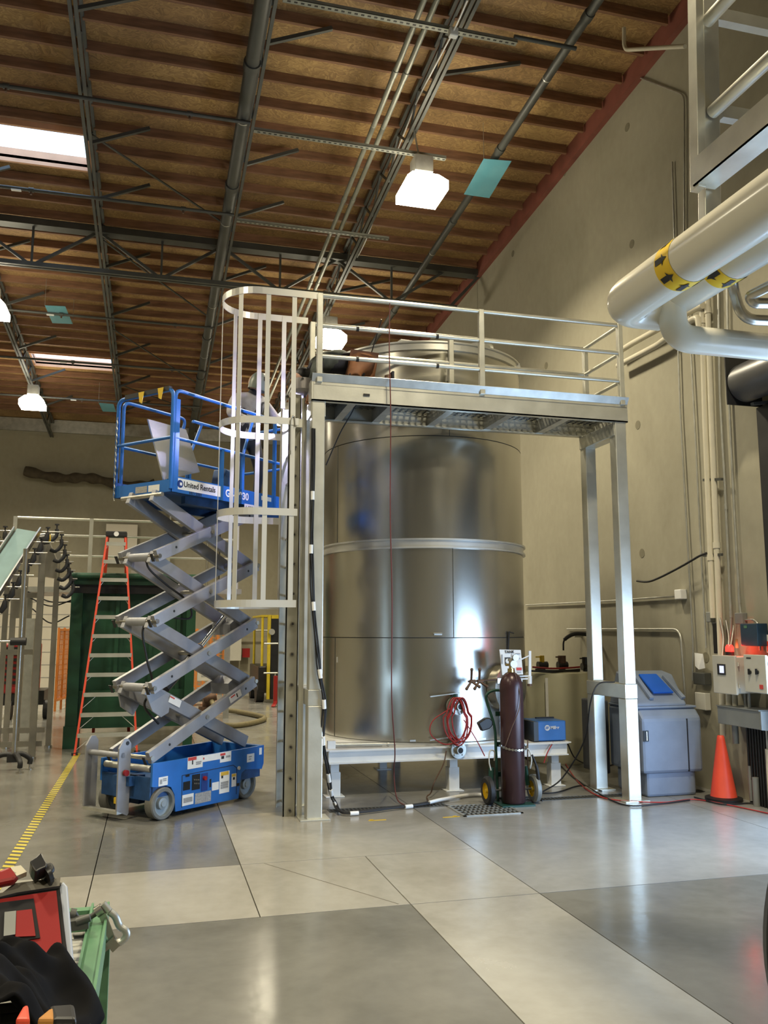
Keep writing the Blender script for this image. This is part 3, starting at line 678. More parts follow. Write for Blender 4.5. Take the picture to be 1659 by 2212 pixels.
p = fY(1097, 1428, 9.54); MB().ell(p, (.03, .004, .03), 8).build('oval_window', PAPER, sg)
ar = thing('swing_frame', 'white tubular swing frame sticking out right of the tank, above the blue welder', 'frame', fY(1145, 1480, 9.6))
P = lambda x, y: fY(x, y, 9.6)
MB().bar(P(1144, 1406), P(1144, 1478), .03, .03).build('upright', WHITE, ar)
MB().bar(P(1110, 1432), P(1143, 1416), .02, .012).build('diagonal_arm', WHITE, ar)
for y in (1461, 1467): MB().bar(P(1118, y), P(1146, y - 1), .02, .015).build('cross_arm', WHITE, ar)
MB().cyl(P(1144, 1460), P(1144, 1477), .028, n=12).build('lower_sleeve', WHITE, ar); MB().cyl(P(1144, 1477), P(1144, 1482), .03, n=12).build('rubber_foot', RUST, ar)
# red hose coil on the upper valve
m = MB(); rnd = random.Random(3); nose = VP_ + VD_ * .155
for k in range(7):
    rx, rz = .135 + rnd.uniform(-.02, .025), .235 + rnd.uniform(-.03, .04); ox = rnd.uniform(-.05, .05); dy = .012 * (k % 3)
    pts = [nose + Vector((-.02 + ox + rx * math.sin(a) * (1.0 if math.cos(a) < .3 else .75), -.02 - dy + .01 * math.sin(3 * a + k), .085 + .02 - rz + rz * math.cos(a) + .0)) for a in [2 * PI * i / 30 for i in range(30)]]
    m.tube(pts, .0075, 6, closed=True)
hs = m.build('hose_coil', REDH); tag(hs, 'red hose coiled over the upper tank outlet valve', 'hose')
pts = smooth([nose + Vector((-.12, -.02, -.02)), nose + Vector((-.33, -.02, -.15)), nose + Vector((-.36, -.02, -.3)), nose + Vector((-.2, -.02, -.42)), nose + Vector((0, -.02, -.40))])
tag(MB().tube(pts, .007, 6).build('air_line', REDH), 'thin red line looping left of the hose coil', 'hose')
pts = smooth([fY(1002, 1555, 9.6), fY(1015, 1575, 9.6), fY(1030, 1600, 9.6), fY(1047, 1633, 9.62)])
tag(MB().tube(pts, .006, 6).build('air_line', REDH), 'thin dark red line slanting down right of the hose coil', 'hose')
# line hanging from the top rail to the floor
pts = smooth([fY(842, 655, 8.66), fY(841, 760, 8.65), fY(844, 900, 8.64), fY(843, 1100, 8.66), fY(847, 1300, 8.7), fY(846, 1500, 8.8), fY(853, 1620, 9.0), fZ(851, 1665, .3), fZ(856, 1720, .06), fZ(872, 1738, .012), fZ(905, 1740, .012)])
tag(MB().tube(pts, .0065, 6).build('hanging_hose', M('dark_red_line', (.14, .035, .03), .5, 0, .1, 9)), 'thin dark red line hanging from the platform top rail down to the floor', 'hose')
pts = smooth([fY(824, 690, 9.0), fY(800, 770, 9.3), fY(770, 870, 9.45), fY(735, 935, 9.5), fY(704, 1005, 9.5)])
tag(MB().tube(pts, .007, 6).build('earth_cable', BLACK), 'thin black cable slanting behind the platform in front of the tank top', 'cable')
# black cable bundle with white tape down the front post
cp = [fY(676, 925, 8.70), fY(675, 1100, 8.69), fY(672, 1200, 8.69), fY(677, 1300, 8.68), fY(684, 1400, 8.67), fY(692, 1460, 8.66), fY(700, 1520, 8.68), fY(698, 1600, 8.74), fY(708, 1665, 8.85), fY(715, 1710, 8.95), fZ(722, 1735, .05), fZ(740, 1756, .03), fZ(790, 1754, .025), fZ(850, 1746, .025), fZ(915, 1738, .025), fZ(960, 1728, .025), fZ(1035, 1718, .02), fZ(1120, 1733, .015), fZ(1160, 1730, .015)]
cs_ = smooth(cp, 8); cb = thing('cable_bundle', 'black welding cable bundle bound with white tape, down the front post and along the floor', 'cable', cp[10])
for k, (dx, dy) in enumerate(((0, 0), (.016, .01), (-.012, .012))):
    MB().tube([p + Vector((dx, dy, .0 if p.z > .1 else .006 * k)) + Vector((math.sin(i * .4 + k) * .006, 0, 0)) for i, p in enumerate(cs_)], .009, 6).build('cable', BLACK, cb)
for f in (.045, .10, .17, .27, .335, .39, .455, .5, .565, .64, .755): 
    i = int(f * (len(cs_) - 2)); MB().cyl(cs_[i], cs_[i] + (cs_[i + 1] - cs_[i]).normalized() * .09, .021, n=10).build('tape_wrap', PAPER, cb)
pts = cs_[int(.79 * len(cs_)):int(.9 * len(cs_))]; MB().tube([p + Vector((0, 0, .01)) for p in pts], .019, 8).build('tape_wrap', PAPER, cb)
# floor drain
dr = thing('trench_drain', 'narrow black slotted trench drain in the floor in front of the tank', 'drain', (2.5, 9.1, 0))
for x0, x1 in ((1.84, 3.13), (3.9, 6.3)):
    MB().box(x0, 9.04, .0005, x1, 9.16, .0015).build('drain_pit', BLACK, dr)
    m = MB(); x = x0
    while x < x1: m.box(x, 9.045, .001, x + .018, 9.155, .005); x += .042
    m.box(x0, 9.03, .001, x1, 9.045, .005).box(x0, 9.155, .001, x1, 9.17, .005); m.build('drain_slats', DGREY, dr, kind='stuff')
gr = thing('drain_grate', 'square cast iron floor grate in front of the gas cylinder', 'grate', (3.42, 8.75, 0))
MB().box(3.13, 8.5, .0005, 3.74, 9.02, .0015).build('drain_pit', BLACK, gr)
m = MB().box(3.11, 8.48, .001, 3.76, 8.51, .008).box(3.11, 9.0, .001, 3.76, 9.03, .008).box(3.11, 8.48, .001, 3.14, 9.03, .008).box(3.73, 8.48, .001, 3.76, 9.03, .008).build('grate_frame', GALV, gr)
for k in range(4): MB().box(3.13, 8.6 + .105 * k, .002, 3.74, 8.62 + .105 * k, .007).build('cross_bar', GREYB, gr)
for k in range(11): x = 3.185 + .05 * k; MB().box(x, 8.5, .002, x + .018, 9.01, .007).build('grate_bar', GREYB, gr)

# ================================================================== SCISSOR LIFT
A_ = math.radians(42); cA, sA = math.cos(A_), math.sin(A_)
def LF(p): return Vector((.15 + p.x * cA - p.y * sA, 9.1 + p.x * sA + p.y * cA, p.z))
UD = Vector((cA, sA, 0)); VD = Vector((-sA, cA, 0)); ZD = Vector((0, 0, 1))
lf = thing('scissor_lift', 'blue and grey scissor lift raised high beside the caged ladder', 'lift', LF(Vector((.65, .4, 0))))
LM = lambda: MB(LF)
W = .78
side = [(-.13, .56), (-.13, .335), (-.07, .325), (.02, .335), (.12, .30), (.17, .22), (.19, .05), (1.12, .035), (1.16, .30), (1.22, .33), (1.5, .30), (1.53, .36), (1.53, .565), (1.3, .56)]
for v0, t in ((.0, .03), (W - .03, .03)):
    LM().prism([(u, v0, z) for u, z in side], (0, t, 0)).build('side_skirt', BLUE, lf, bevel=.004)
LM().box(-.12, .03, .22, 1.5, W - .03, .36).build('chassis_tray', BLUED, lf)
LM().box(.22, .03, .06, 1.1, .2, .24).box(.22, W - .2, .06, 1.1, W - .03, .24).build('battery_trays', BLUED, lf)
LM().box(1.46, .03, .3, 1.53, W - .03, .565).build('end_bulkhead', BLUE, lf)
LM().box(-.13, .03, .2, -.09, W - .03, .42).box(-.2, .25, .33, .0, .5, .42).build('front_bulkhead', BLUED, lf)
LM().cyl((-.1, .05, .5), (-.1, W - .05, .5), .035).build('front_axle_tube', GALV, lf)
for v, w_ in ((.30, .022), (.80, .022)):
    LM().prism([(-.30, v, .10), (-.17, v, .04), (-.15, v, .06), (-.15, v, .74), (-.19, v, .79), (-.24, v, .79), (-.30, v, .70)], (0, w_, 0)).build('fork_pocket_plate', SCIS, lf, bevel=.003)
LM().cyl((-.25, .30, .63), (-.25, .80, .63), .028).build('plate_bar', SCIS, lf); LM().box(-.3, .3, .07, -.24, .82, .1).build('step_bar', GALV, lf)
LM().cyl((-.20, .295, .745), (-.20, .299, .745), .02).build('lifting_eye', BLACK, lf)
LM().cyl((-.225, .29, .46), (-.225, .26, .46), .03).build('isolator_knob', RED, lf)
LM().cb((-.14, .5, .16), (.02, .06, .06)).build('amber_reflector', YEL, lf)
for u, v, st_ in ((.02, -.01, 1), (1.31, .05, 0), (.02, W - .10, 0), (1.31, W - .12, 0)):
    wv = LM(); r = .157; d = .115
    def xfw(p, u=u, v=v): return LF(Vector((u, v, .157)) + Vector(p))
    q = MB(xfw).lathe((0, 0, 0), [(.118, 0), (r - .01, 0), (r, .012), (r, d - .012), (r - .01, d), (.118, d)], 36, ax=(0, 1, 0)); o = q.build('wheel', TYRE, lf)
    MB(xfw).lathe((0, .012, 0), [(.118, -.012), (.118, .03), (.06, .035), (.055, .0), (.03, -.006), (.03, -.014), (0, -.014)], 28, ax=(0, 1, 0)).build('wheel_rim', RIM, o)
    MB(xfw).lathe((0, .1, 0), [(.118, .01), (.118, -.03), (0, -.03)], 28, ax=(0, 1, 0)).build('wheel_rim', RIM, o)
# chassis decals and controls on the near side
def decal(u0, z0, u1, z1, m, nm='warning_label', v=-.0015, par=None): return LM().box(u0, v - .001, z0, u1, v, z1).build(nm, m, par or lf)
def lu(x, y, v=0.0):
    r = ray(x, y); p0 = LF(Vector((0, v, 0))); n = -VD; t = (p0 - Vector((0, 0, H))).dot(n) / r.dot(n); p = Vector((0, 0, H)) + r * t
    return (p - LF(Vector((0, 0, 0)))).dot(UD), p.z
def pdecal(x0, y0, x1, y1, m, nm='warning_label', v=-.0015):
    a = lu(x0, y0, v); b = lu(x1, y1, v); return decal(min(a[0], b[0]), min(a[1], b[1]), max(a[0], b[0]), max(a[1], b[1]), m, nm, v)
C4 = lambda x, y: (190 + x / 3.858, 1560 + y / 3.858)
for (x0, y0, x1, y1, m) in ((832, 295, 955, 372, PAPER), (958, 278, 1100, 308, PAPER), (1102, 255, 1192, 322, PAPER), (1326, 268, 1385, 325, PAPER), (1428, 215, 1448, 268, PAPER), (590, 462, 664, 522, PAPER),
                           (1098, 418, 1176, 580, PAPER), (1198, 432, 1234, 532, PAPER), (1034, 506, 1090, 560, PAPER), (786, 610, 878, 680, PAPER), (894, 596, 1024, 655, LABGRY), (1014, 475, 1026, 540, BLK2)):
    xm = (x0 + x1) / 2; o = pdecal(*C4(x0, y0), *C4(x1, y1 - (x1 - x0) * .0), m)
for (x0, y0, x1, y1, m) in ((836, 297, 905, 312, LABRED), (1104, 262, 1145, 274, LABRED), (1108, 418, 1172, 436, LABYEL), (1200, 434, 1232, 450, LABYEL), (960, 296, 970, 310, LABRED),
                           (868, 318, 876, 352, INK), (1112, 284, 1134, 304, INK), (1112, 444, 1126, 466, INK), (1208, 460, 1224, 478, INK), (1150, 280, 1185, 290, LABGRY), (1108, 500, 1170, 504, LABGRY), (1106, 520, 1168, 524, LABGRY), (1106, 540, 1168, 544, LABGRY), (600, 480, 618, 515, LABGRY), (625, 470, 655, 474, LABGRY), (625, 484, 655, 488, LABGRY),
                           (900, 330, 945, 334, LABGRY), (900, 345, 940, 349, LABGRY), (796, 635, 870, 639, LABGRY), (796, 655, 870, 659, LABGRY), (1340, 285, 1365, 290, LABGRY), (1340, 305, 1360, 310, LABGRY)):
    pdecal(*C4(x0, y0), *C4(x1, y1), m, 'label_print', -.0035)
for (x0, y0, x1, y1, m, n_) in ((796, 500, 850, 560, BLK2, 'vent_panel'), (870, 440, 932, 555, BLK2, 'control_panel'), (948, 430, 996, 565, LOGOB, 'switch_housing'), (815, 440, 846, 452, BLK2, 'keypad'), (1240, 510, 1262, 530, BLK2, 'hand_slot')): pdecal(*C4(x0, y0), *C4(x1, y1), m, n_, -.004)
u, z = lu(*C4(966, 466)); LM().cyl((u, -.004, z), (u, -.03, z), .022, n=14).build('emergency_stop_button', RED, lf, label='red emergency stop button')
for k in range(6): u, z = lu(*C4(885 + 16 * (k % 3), 480 + 30 * (k // 3))); LM().cyl((u, -.005, z), (u, -.012, z), .008, n=8).build('toggle', SSTL, lf)
# door seams on the cabinet
for a, b in (((780, 712), (784, 445)), ((784, 445), (1210, 358)), ((1210, 358), (1240, 380)), ((1240, 380), (1236, 600))):
    p = lu(*C4(*a)); q = lu(*C4(*b)); LM().bar((p[0], -.001, p[1]), (q[0], -.001, q[1]), .004, .006, (0, 1, 0)).build('door_seam', BLACK, lf)
u, z = lu(*C4(1256, 382)); LM().cyl((u, -.0, z), (u, -.01, z), .02, n=14).build('lock', PANEL, lf)
# scissor arms
ZL = [.60, 1.285, 1.955, 2.625, 3.27]
for k in range(4):
    zl, zh = ZL[k], ZL[k + 1]; top = k == 3
    for v in (.10, W - .14):
        LM().bar((-.10, v, zl), (1.45, v, zh), .055, .125, (0, 1, 0)).build('scissor_arm', SCIS, lf, bevel=.004)
    for v in (.19, W - .23):
        LM().bar((-.10, v, zh), (1.42, v, zl), .055, .132, (0, 1, 0)).build('scissor_arm', SCIS, lf, bevel=.004)
    for u, z in ((1.45, zh), (.675, (zl + zh) / 2), (-.08, zh), (-.08, zl)):
        LM().cyl((u, .06, z), (u, W - .1, z), .024, n=10).build('pivot_pin', SSTL, lf)
    for u, z in ((.15, zl + .11), (1.28, zh - .075)): LM().cyl((u, .071, z), (u, .0735, z), .014, n=10).build('arm_hole', BLACK, lf)
    for v in (.10, W - .14): LM().bar((-.152, v, zl - .023), (-.146, v, zl - .020), .04, .085, (0, 1, 0)).build('arm_end_opening', BLACK, lf)
for k in (1, 2, 3):
    LM().cyl((-.06, .22, ZL[k]), (-.06, W - .26, ZL[k]), .045, n=14).build('cross_tube', SCIS, lf); LM().cyl((1.38, .22, ZL[k]), (1.38, W - .26, ZL[k]), .04, n=14).build('cross_tube', SCIS, lf)
for k in (1, 2): LM().prism([(1.18, .25, ZL[k] - .02), (1.30, .25, ZL[k] + .06), (1.44, .25, ZL[k] - .02), (1.36, .25, ZL[k] - .12), (1.2, .25, ZL[k] - .14)], (0, W - .5, 0)).build('cylinder_bracket', SCIS, lf)
LM().prism([(-.12, .155, 1.30), (.0, .155, 1.33), (.22, .155, 1.14), (.20, .155, 1.02), (.10, .155, .98), (-.02, .155, 1.05), (-.10, .155, 1.2)], (0, .02, 0)).build('gusset_plate', SCIS, lf, bevel=.004)
LM().prism([(-.12, W - .2, 1.30), (.0, W - .2, 1.33), (.22, W - .2, 1.14), (.10, W - .2, .98), (-.06, W - .2, 1.08)], (0, .02, 0)).build('gusset_plate', SCIS, lf)
LM().cyl((.35, .38, 1.25), (.85, .38, 1.68), .05, n=14).build('lift_cylinder', BLK2, lf); LM().cyl((.85, .38, 1.68), (1.22, .38, 2.02), .028, n=12).build('cylinder_rod', M('chrome', (.7, .7, .7), .12, 1, 0), lf)
LM().tube(smooth([(-.06, .3, 2.62), (-.02, .28, 2.5), (.2, .26, 2.35), (.5, .25, 2.18), (.6, .3, 2.0), (.2, .28, 2.0), (-.05, .3, 1.9), (0, .3, 1.6), (.1, .3, 1.3), (.0, .3, 1.1), (.2, .3, .9)]), .012, 6).build('hydraulic_hose', BLACK, lf)
for k, f, z in ((0, .86, 0), (0, -.2, 0)):
    pass
def armlabel(u0, u1, k, f0=None):
    a = Vector((u0, .072, ZL[k] + (ZL[k + 1] - ZL[k]) * (u0 + .1) / 1.55)); b = Vector((u1, .072, ZL[k] + (ZL[k + 1] - ZL[k]) * (u1 + .1) / 1.55))
    LM().bar(a, b, .003, .075, (0, 1, 0)).build('warning_label', PAPER, lf); a2 = a + (b - a) * .08; b2 = a + (b - a) * .45
    LM().bar(a2 + Vector((0, -.002, .024)), b2 + Vector((0, -.002, .024)), .002, .014, (0, 1, 0)).build('label_print', LABRED, lf)
    LM().bar(a + (b - a) * .6 + Vector((0, -.002, -.0)), a + (b - a) * .68 + Vector((0, -.002, .0)), .002, .045, (0, 1, 0)).build('label_print', INK, lf)
armlabel(1.02, 1.2, 0)
a = Vector((.20, .153, 1.165)); b = Vector((.36, .153, 1.095)); LM().bar(a, b, .003, .075, (0, 1, 0)).build('warning_label', PAPER, lf); LM().bar(a + Vector((.01, -.002, .02)), a * .55 + b * .45 + Vector((0, -.002, .024)), .002, .014, (0, 1, 0)).build('label_print', LABRED, lf)
# platform
PW = .86; P0, P1 = -.02, 2.02; ZF = 3.30
LM().box(P0, .0, ZF, P1, PW, ZF + .03).box(P0 + .3, .1, ZF - .08, P1 - .1, .16, ZF).box(P0 + .3, PW - .16, ZF - .08, P1 - .1, PW - .1, ZF).build('platform_floor', BLUED, lf)
LM().box(P0, -.012, ZF, P1, .012, ZF + .17).build('toe_board', BLUE, lf); LM().box(P0, PW - .012, ZF, P1, PW + .012, ZF + .17).build('toe_board', BLUE, lf)
LM().box(P0 - .012, 0, ZF - .0, P0 + .012, PW, ZF + .13).build('toe_board', BLUE, lf); LM().box(P1 - .012, 0, ZF, P1 + .012, PW, ZF + .16).build('toe_board', BLUE, lf)
def rail(pts, r=.02, nm='guard_rail'): return LM().tube(rounded(pts, .09), r, 10).build(nm, BLUE, lf)
ZT = 4.40; ZM = 3.88
rail([(.0, 0, ZF + .03), (.0, 0, ZT), (.9, 0, ZT), (2.0, 0, ZT), (2.0, 0, ZF + .1)])
rail([(-.03, 0.0, ZF + .03), (-.03, 0.0, ZT), (-.03, PW, ZT), (-.03, PW, ZF)], .022)
rail([(.04, PW, ZF + .03), (.04, PW, ZT), (.98, PW, ZT), (.80, PW, ZM), (.80, PW, ZF + .1)])
rail([(1.1, PW, ZT - .02), (1.1, PW, ZT), (2.0, PW, ZT), (2.0, PW, ZF + .1)])
LM().bar((.02, 0, ZF), (.02, 0, ZT - .1), .08, .03, (1, 0, 0)).build('corner_post', BLUE, lf)
LM().cyl((0, 0, ZM), (2.0, 0, ZM), .018).build('mid_rail', BLUE, lf); LM().cyl((.04, PW, ZM), (2.0, PW, ZM), .018).build('mid_rail', BLUE, lf)
LM().cyl((-.03, 0, ZM), (-.03, PW, ZM), .018).build('mid_rail', BLUE, lf); LM().cyl((2.0, 0, ZM), (2.0, PW, ZM), .018).build('mid_rail', BLUE, lf); LM().cyl((2.0, 0, ZT), (2.0, PW, ZT), .02).build('guard_rail', BLUE, lf)
for u in (.72, 1.06, 1.62):
    LM().bar((u, 0, ZF), (u, 0, ZM if u < 1.5 else ZT), .04, .03, (1, 0, 0)).build('rail_post', BLUE, lf); LM().bar((u, PW, ZF), (u, PW, ZM), .04, .03, (1, 0, 0)).build('rail_post', BLUE, lf)
rail([(1.06, .0, ZM - .3), (1.06, 0, ZM), (1.24, 0, ZT - .02)], .018); rail([(1.24, PW, ZT - .02), (1.02, PW, ZM), (1.02, PW, ZF + .1)], .018)
LM().bar((-.03, .05, ZT + .012), (-.03, PW - .12, ZT + .012), .05, .05).build('black_padding', BLACK, lf, label='black padding wrapped on the end rail')
for v in (.12, .42): LM().prism([(-.06, v, ZT + .03), (-.06, v + .09, ZT + .03), (-.06, v + .07, ZT - .08), (-.06, v + .03, ZT - .10)], (-.004, 0, 0)).build('yellow_tag', YEL, lf)
m = LM()
for k in range(26): 
    z = 4.2 - k * .036; m.cyl((-.06, PW - .02 + (.006 if k % 2 else -.006), z), (-.06, PW - .02 - (.006 if k % 2 else -.006), z - .036), .007, n=5)
m.build('safety_chain', SSTL, lf)
# platform decals
vv = -.0135
def tdec(x0, y0, x1, y1, m_, nm='decal', v=vv):
    a = lu(x0, y0, v); b = lu(x1, y1, v); zc = (a[1] + b[1]) / 2; return a, b
U0, U1 = lu(378, 1030, vv)[0], lu(481, 1040, vv)[0]
LM().box(U0, vv - .001, ZF + .035, U1, vv, ZF + .155).build('rental_decal', WHITE, lf, bevel=0)
zt = ZF + .065
def PL(u, z, v=-.0145): return LF(Vector((u, v, z)))
lg = LM().lathe((U0 + .075, vv - .0015, ZF + .095), [(0, 0), (.042, 0), (.042, .001)], 24, ax=(0, -1, 0)).build('logo_disc', LOGOB, lf)
LM().lathe((U0 + .085, vv - .003, ZF + .095), [(0, 0), (.022, 0), (.022, .001)], 4, ax=(0, -1, 0)).build('logo_mark', TXTW, lf)
t1 = text('United Rentals', PL(U0 + .125, ZF + .072), UD, ZD, .085, INK, lf, sx=(U1 - U0 - .15) / .60, bold=.0015)
ux = lu(487, 1050, vv)[0]; text('GS-1930', PL(ux, ZF + .055), UD, ZD, .115, TXTW, lf, bold=.003, sx=.95)
text('10215501', PL(lu(408, 1050, vv)[0], ZF + .003), UD, ZD, .045, INK, lf, sx=1.1)
ux = lu(528, 1085, vv)[0]; ux2 = lu(588, 1095, vv)[0]
LM().box(ux, vv - .001, ZF - .062, ux2, vv, ZF + .012).build('phone_decal', WHITE, lf); text('1-800-URRENTS', PL(ux + .015, ZF - .045), UD, ZD, .052, INK, lf, sx=(ux2 - ux - .03) / .42)
LM().box(ux2 - .2, vv - .001, ZF + .09, ux2 - .02, vv, ZF + .14).build('warning_label', PAPER, lf)
for v0, v1 in ((.35, .53), (.55, .72)): LM().box(P0 - .0135, PW - v1 + .02 - .0, ZF + .02, P0 - .0125, PW - v0 + .02, ZF + .09).build('warning_label', LABGRY if v0 < .5 else PAPER, lf)
# things on the lift platform
_q = [lu(x, y, .62) for x, y in ((354, 1036), (432, 1020), (402, 928), (320, 905))]; sp = LM().prism([(_q[0][0], .62, max(_q[0][1], ZF + .035)), (_q[1][0], .62, max(_q[1][1], ZF + .035)), (_q[2][0], .62, _q[2][1]), (_q[3][0], .62, _q[3][1])], (0, .02, 0)); sp = sp.build('sheet_panel', M('shiny_metal_sheet', (.85, .85, .82), .25, .9, .06, 4)); tag(sp, 'shiny bare metal sheet panel leaning inside the raised lift platform', 'panel')
k = LM().box(.9, .55, ZF + .031, 1.25, .75, ZF + .16).build('tool_tray', BLK2); tag(k, 'black tool tray on the lift platform floor', 'tray')
k = LM().prism([(.95, .25, ZF + .031), (1.2, .25, ZF + .031), (1.15, .25, ZF + .42), (1.05, .25, ZF + .45)], (0, .2, 0)).build('tool_bag', BLUED, bevel=.02); tag(k, 'dark blue tool bag standing on the lift platform', 'bag')
k = LM().cyl((.86, .86, 3.60), (.86, .86, 3.68), .03).cyl((.86, .86, 3.68), (.86, .86, 3.87), .004).build('hanging_tag', PAPER); tag(k, 'small white tag hanging from the back mid rail of the lift', 'tag')
# ================================================================== PEOPLE
def skinbody(name, J, edges, mat, parent, sub=2, root=None, **kw):
    names = list(J); org = Vector(J[names[0]][0]); me = bpy.data.meshes.new(name)
    me.from_pydata([Vector(J[k][0]) - org for k in names], [(names.index(a), names.index(b)) for a, b in edges], []); me.update()
    o = bpy.data.objects.new(name, me); COL.objects.link(o); me.materials.append(mat)
    sk = o.modifiers.new('skin', 'SKIN'); sk.use_smooth_shade = True
    for i, k in enumerate(names):
        r = J[k][1]; r = r if isinstance(r, (tuple, list)) else (r, r)
        v = me.skin_vertices[0].data[i]; v.radius = r; v.use_root = (k == (root or names[0]))
    s = o.modifiers.new('subsurf', 'SUBSURF'); s.levels = s.render_levels = sub
    WP[o.name] = org
    if parent: o.parent = parent
    o.location = org - wp(parent); return tag(o, kw.get('label'), kw.get('cat'))
def glove(wr, d, side, mat, parent, curl=.6, up=Vector((0, 0, 1))):
    """palm plus five separate bent fingers from the wrist wr along d"""
    wr = Vector(wr); d = Vector(d).normalized(); s = Vector(side).normalized(); n = d.cross(s).normalized(); m = MB()
    m.tube([wr, wr + d * .03, wr + d * .07, wr + d * .09], [.026, .036, .04, .03], 10)
    for i, L in enumerate((.065, .075, .07, .055)):
        b = wr + d * .085 + s * (.03 - .02 * i); e = b + (d * math.cos(curl) + n * math.sin(curl)) * L * .55; f = e + (d * math.cos(curl * 2) + n * math.sin(curl * 2)) * L * .5
        m.tube([b, e, f], [.011, .010, .008], 6)
    b = wr + d * .03 + s * .03; e = b + (d * .6 + s * .6 + n * .3).normalized() * .04; m.tube([b, e, e + (d + n * .6).normalized() * .03], [.014, .012, .009], 6)
    return m.build('glove', mat, parent)
def head(c, fwd, up, parent, r=.095):
    fwd = Vector(fwd).normalized(); up = Vector(up); up = (up - fwd * up.dot(fwd)).normalized(); sd = fwd.cross(up); c = Vector(c)
    R = Matrix((sd, fwd, up)).transposed(); m = MB().ell(c, (r * .8, r, r * 1.2), 12, R)
    m.ell(c + fwd * r * .98 - up * .01, (.014, .022, .024), 6, R)
    m.ell(c + fwd * r * .55 - up * r * .75, (.045, .045, .035), 8, R)
    for s in (-1, 1): m.ell(c + sd * s * r * .8 - up * .01, (.012, .022, .03), 6, R)
    h = m.build('head', SKIN, parent)
    for s in (-1, 1): MB().ell(c + fwd * r * .88 + sd * s * .032 + up * .01, (.013, .009, .009), 6, R).build('eye', WHITE, h)
    MB().ell(c + fwd * r * .86 - up * .055, (.024, .008, .006), 6, R).build('mouth', RED, h)
    return h, R, sd, fwd, up
# welder on the platform: on hands and knees, face and hands over the left end
w1 = thing('person', 'person on hands and knees on the work platform, welding, in dark jacket and brown chaps', 'person', (1.95, 9.12, 4.465))
HP = (2.12, 9.12, 4.85); 
J = {'hip': (HP, (.15, .13)), 'mid': ((1.93, 9.12, 4.86), (.14, .13)), 'chest': ((1.74, 9.10, 4.82), (.15, .14)), 'neck': ((1.60, 9.06, 4.72), .06), 'chin': ((1.55, 9.03, 4.66), .06),
     'sl': ((1.68, 8.99, 4.80), .075), 'el': ((1.60, 8.93, 4.60), .052), 'wl': ((1.56, 8.90, 4.40), .036),
     'sr': ((1.68, 9.22, 4.80), .075), 'er': ((1.58, 9.25, 4.62), .052), 'wr': ((1.53, 9.08, 4.40), .036),
     'hl': ((2.15, 9.00, 4.80), .12), 'kl': ((2.0, 8.95, 4.60), .095), 'al': ((2.38, 8.97, 4.57), .05), 'hr': ((2.15, 9.24, 4.80), .12), 'kr': ((2.02, 9.26, 4.60), .095), 'ar': ((2.40, 9.26, 4.57), .05)}
E1 = [('hip', 'mid'), ('mid', 'chest'), ('chest', 'neck'), ('neck', 'chin'), ('chest', 'sl'), ('sl', 'el'), ('el', 'wl'), ('chest', 'sr'), ('sr', 'er'), ('er', 'wr'), ('hip', 'hl'), ('hl', 'kl'), ('kl', 'al'), ('hip', 'hr'), ('hr', 'kr'), ('kr', 'ar')]
skinbody('body', J, E1, DARKC, w1)
Jc = {k: (v[0], tuple((x + .014 for x in (v[1] if isinstance(v[1], tuple) else (v[1], v[1]))))) for k, v in J.items() if k in ('hip', 'mid', 'chest', 'neck', 'sl', 'el', 'wl', 'sr', 'er', 'wr')}
Jc['hip'] = ((2.04, 9.12, 4.86), (.15, .14)); Jc['mid'] = ((1.9, 9.12, 4.875), (.155, .145))
skinbody('jacket', Jc, [e for e in E1 if e[0] in Jc and e[1] in Jc], JACK1, w1)
Jl = {'hip': ((2.13, 9.12, 4.86), (.17, .165))}; Jl.update({k: (J[k][0], J[k][1] + .022) for k in ('hl', 'kl', 'hr', 'kr')}); Jl['al2'] = ((2.26, 8.975, 4.54), .065); Jl['ar2'] = ((2.28, 9.26, 4.54), .065)
skinbody('leather_chaps', Jl, [('hip', 'hl'), ('hl', 'kl'), ('kl', 'al2'), ('hip', 'hr'), ('hr', 'kr'), ('kr', 'ar2')], CHAP, w1)
for y in (8.97, 9.26):
    MB().tube([(2.33, y, 4.57), (2.40, y, 4.58), (2.46, y, 4.62), (2.45, y, 4.70)], [.05, .055, .05, .04], 10).build('boot', RUST, w1); MB().bar((2.50, y, 4.56), (2.50, y, 4.74), .08, .025, (0, 1, 0)).build('boot_sole', DARKC, w1)
h, R, sd, fw_, up_ = head((1.50, 9.0, 4.58), (-.25, -.25, -.95), (-.8, -.3, .3), w1)
MB().ell((1.51, 9.01, 4.63), (.108, .112, .095), 10).build('beanie', BLACK, w1)
# welding hood over the face: curved shell opening downwards
hc = Vector((1.495, 8.97, 4.47)); m = MB()
m.lathe(hc, [(.115, .10), (.122, .04), (.115, -.02), (.085, -.05), (.0, -.055)], 20, a0=0, a1=2 * PI); m.build('welding_hood', HOODG, w1)
MB().cyl(hc + Vector((-.03, -.118, .08)), hc + Vector((-.03, -.128, .08)), .012).build('hood_knob', BLACK, w1)
glove((1.56, 8.91, 4.40), (-.15, -.05, -1), (1, 0, 0), CHAP, w1); glove((1.54, 9.06, 4.40), (-.1, -.3, -.9), (1, 0, 0), CHAP, w1)
tc = MB().tube(smooth([(1.55, 9.06, 4.40), (1.54, 9.06, 4.33), (1.53, 9.06, 4.28)]), .011, 8).cyl((1.53, 9.06, 4.28), (1.528, 9.06, 4.25), .007)
tag(tc.build('welding_torch', BLACK), 'black welding torch held at the bright arc beside the front post', 'torch')
tag(MB().ell((1.525, 9.05, 4.20), (.034, .02, .05), 8).build('welding_arc', ARCM), 'blue white glare of the welding arc between ladder rail and post', 'arc')
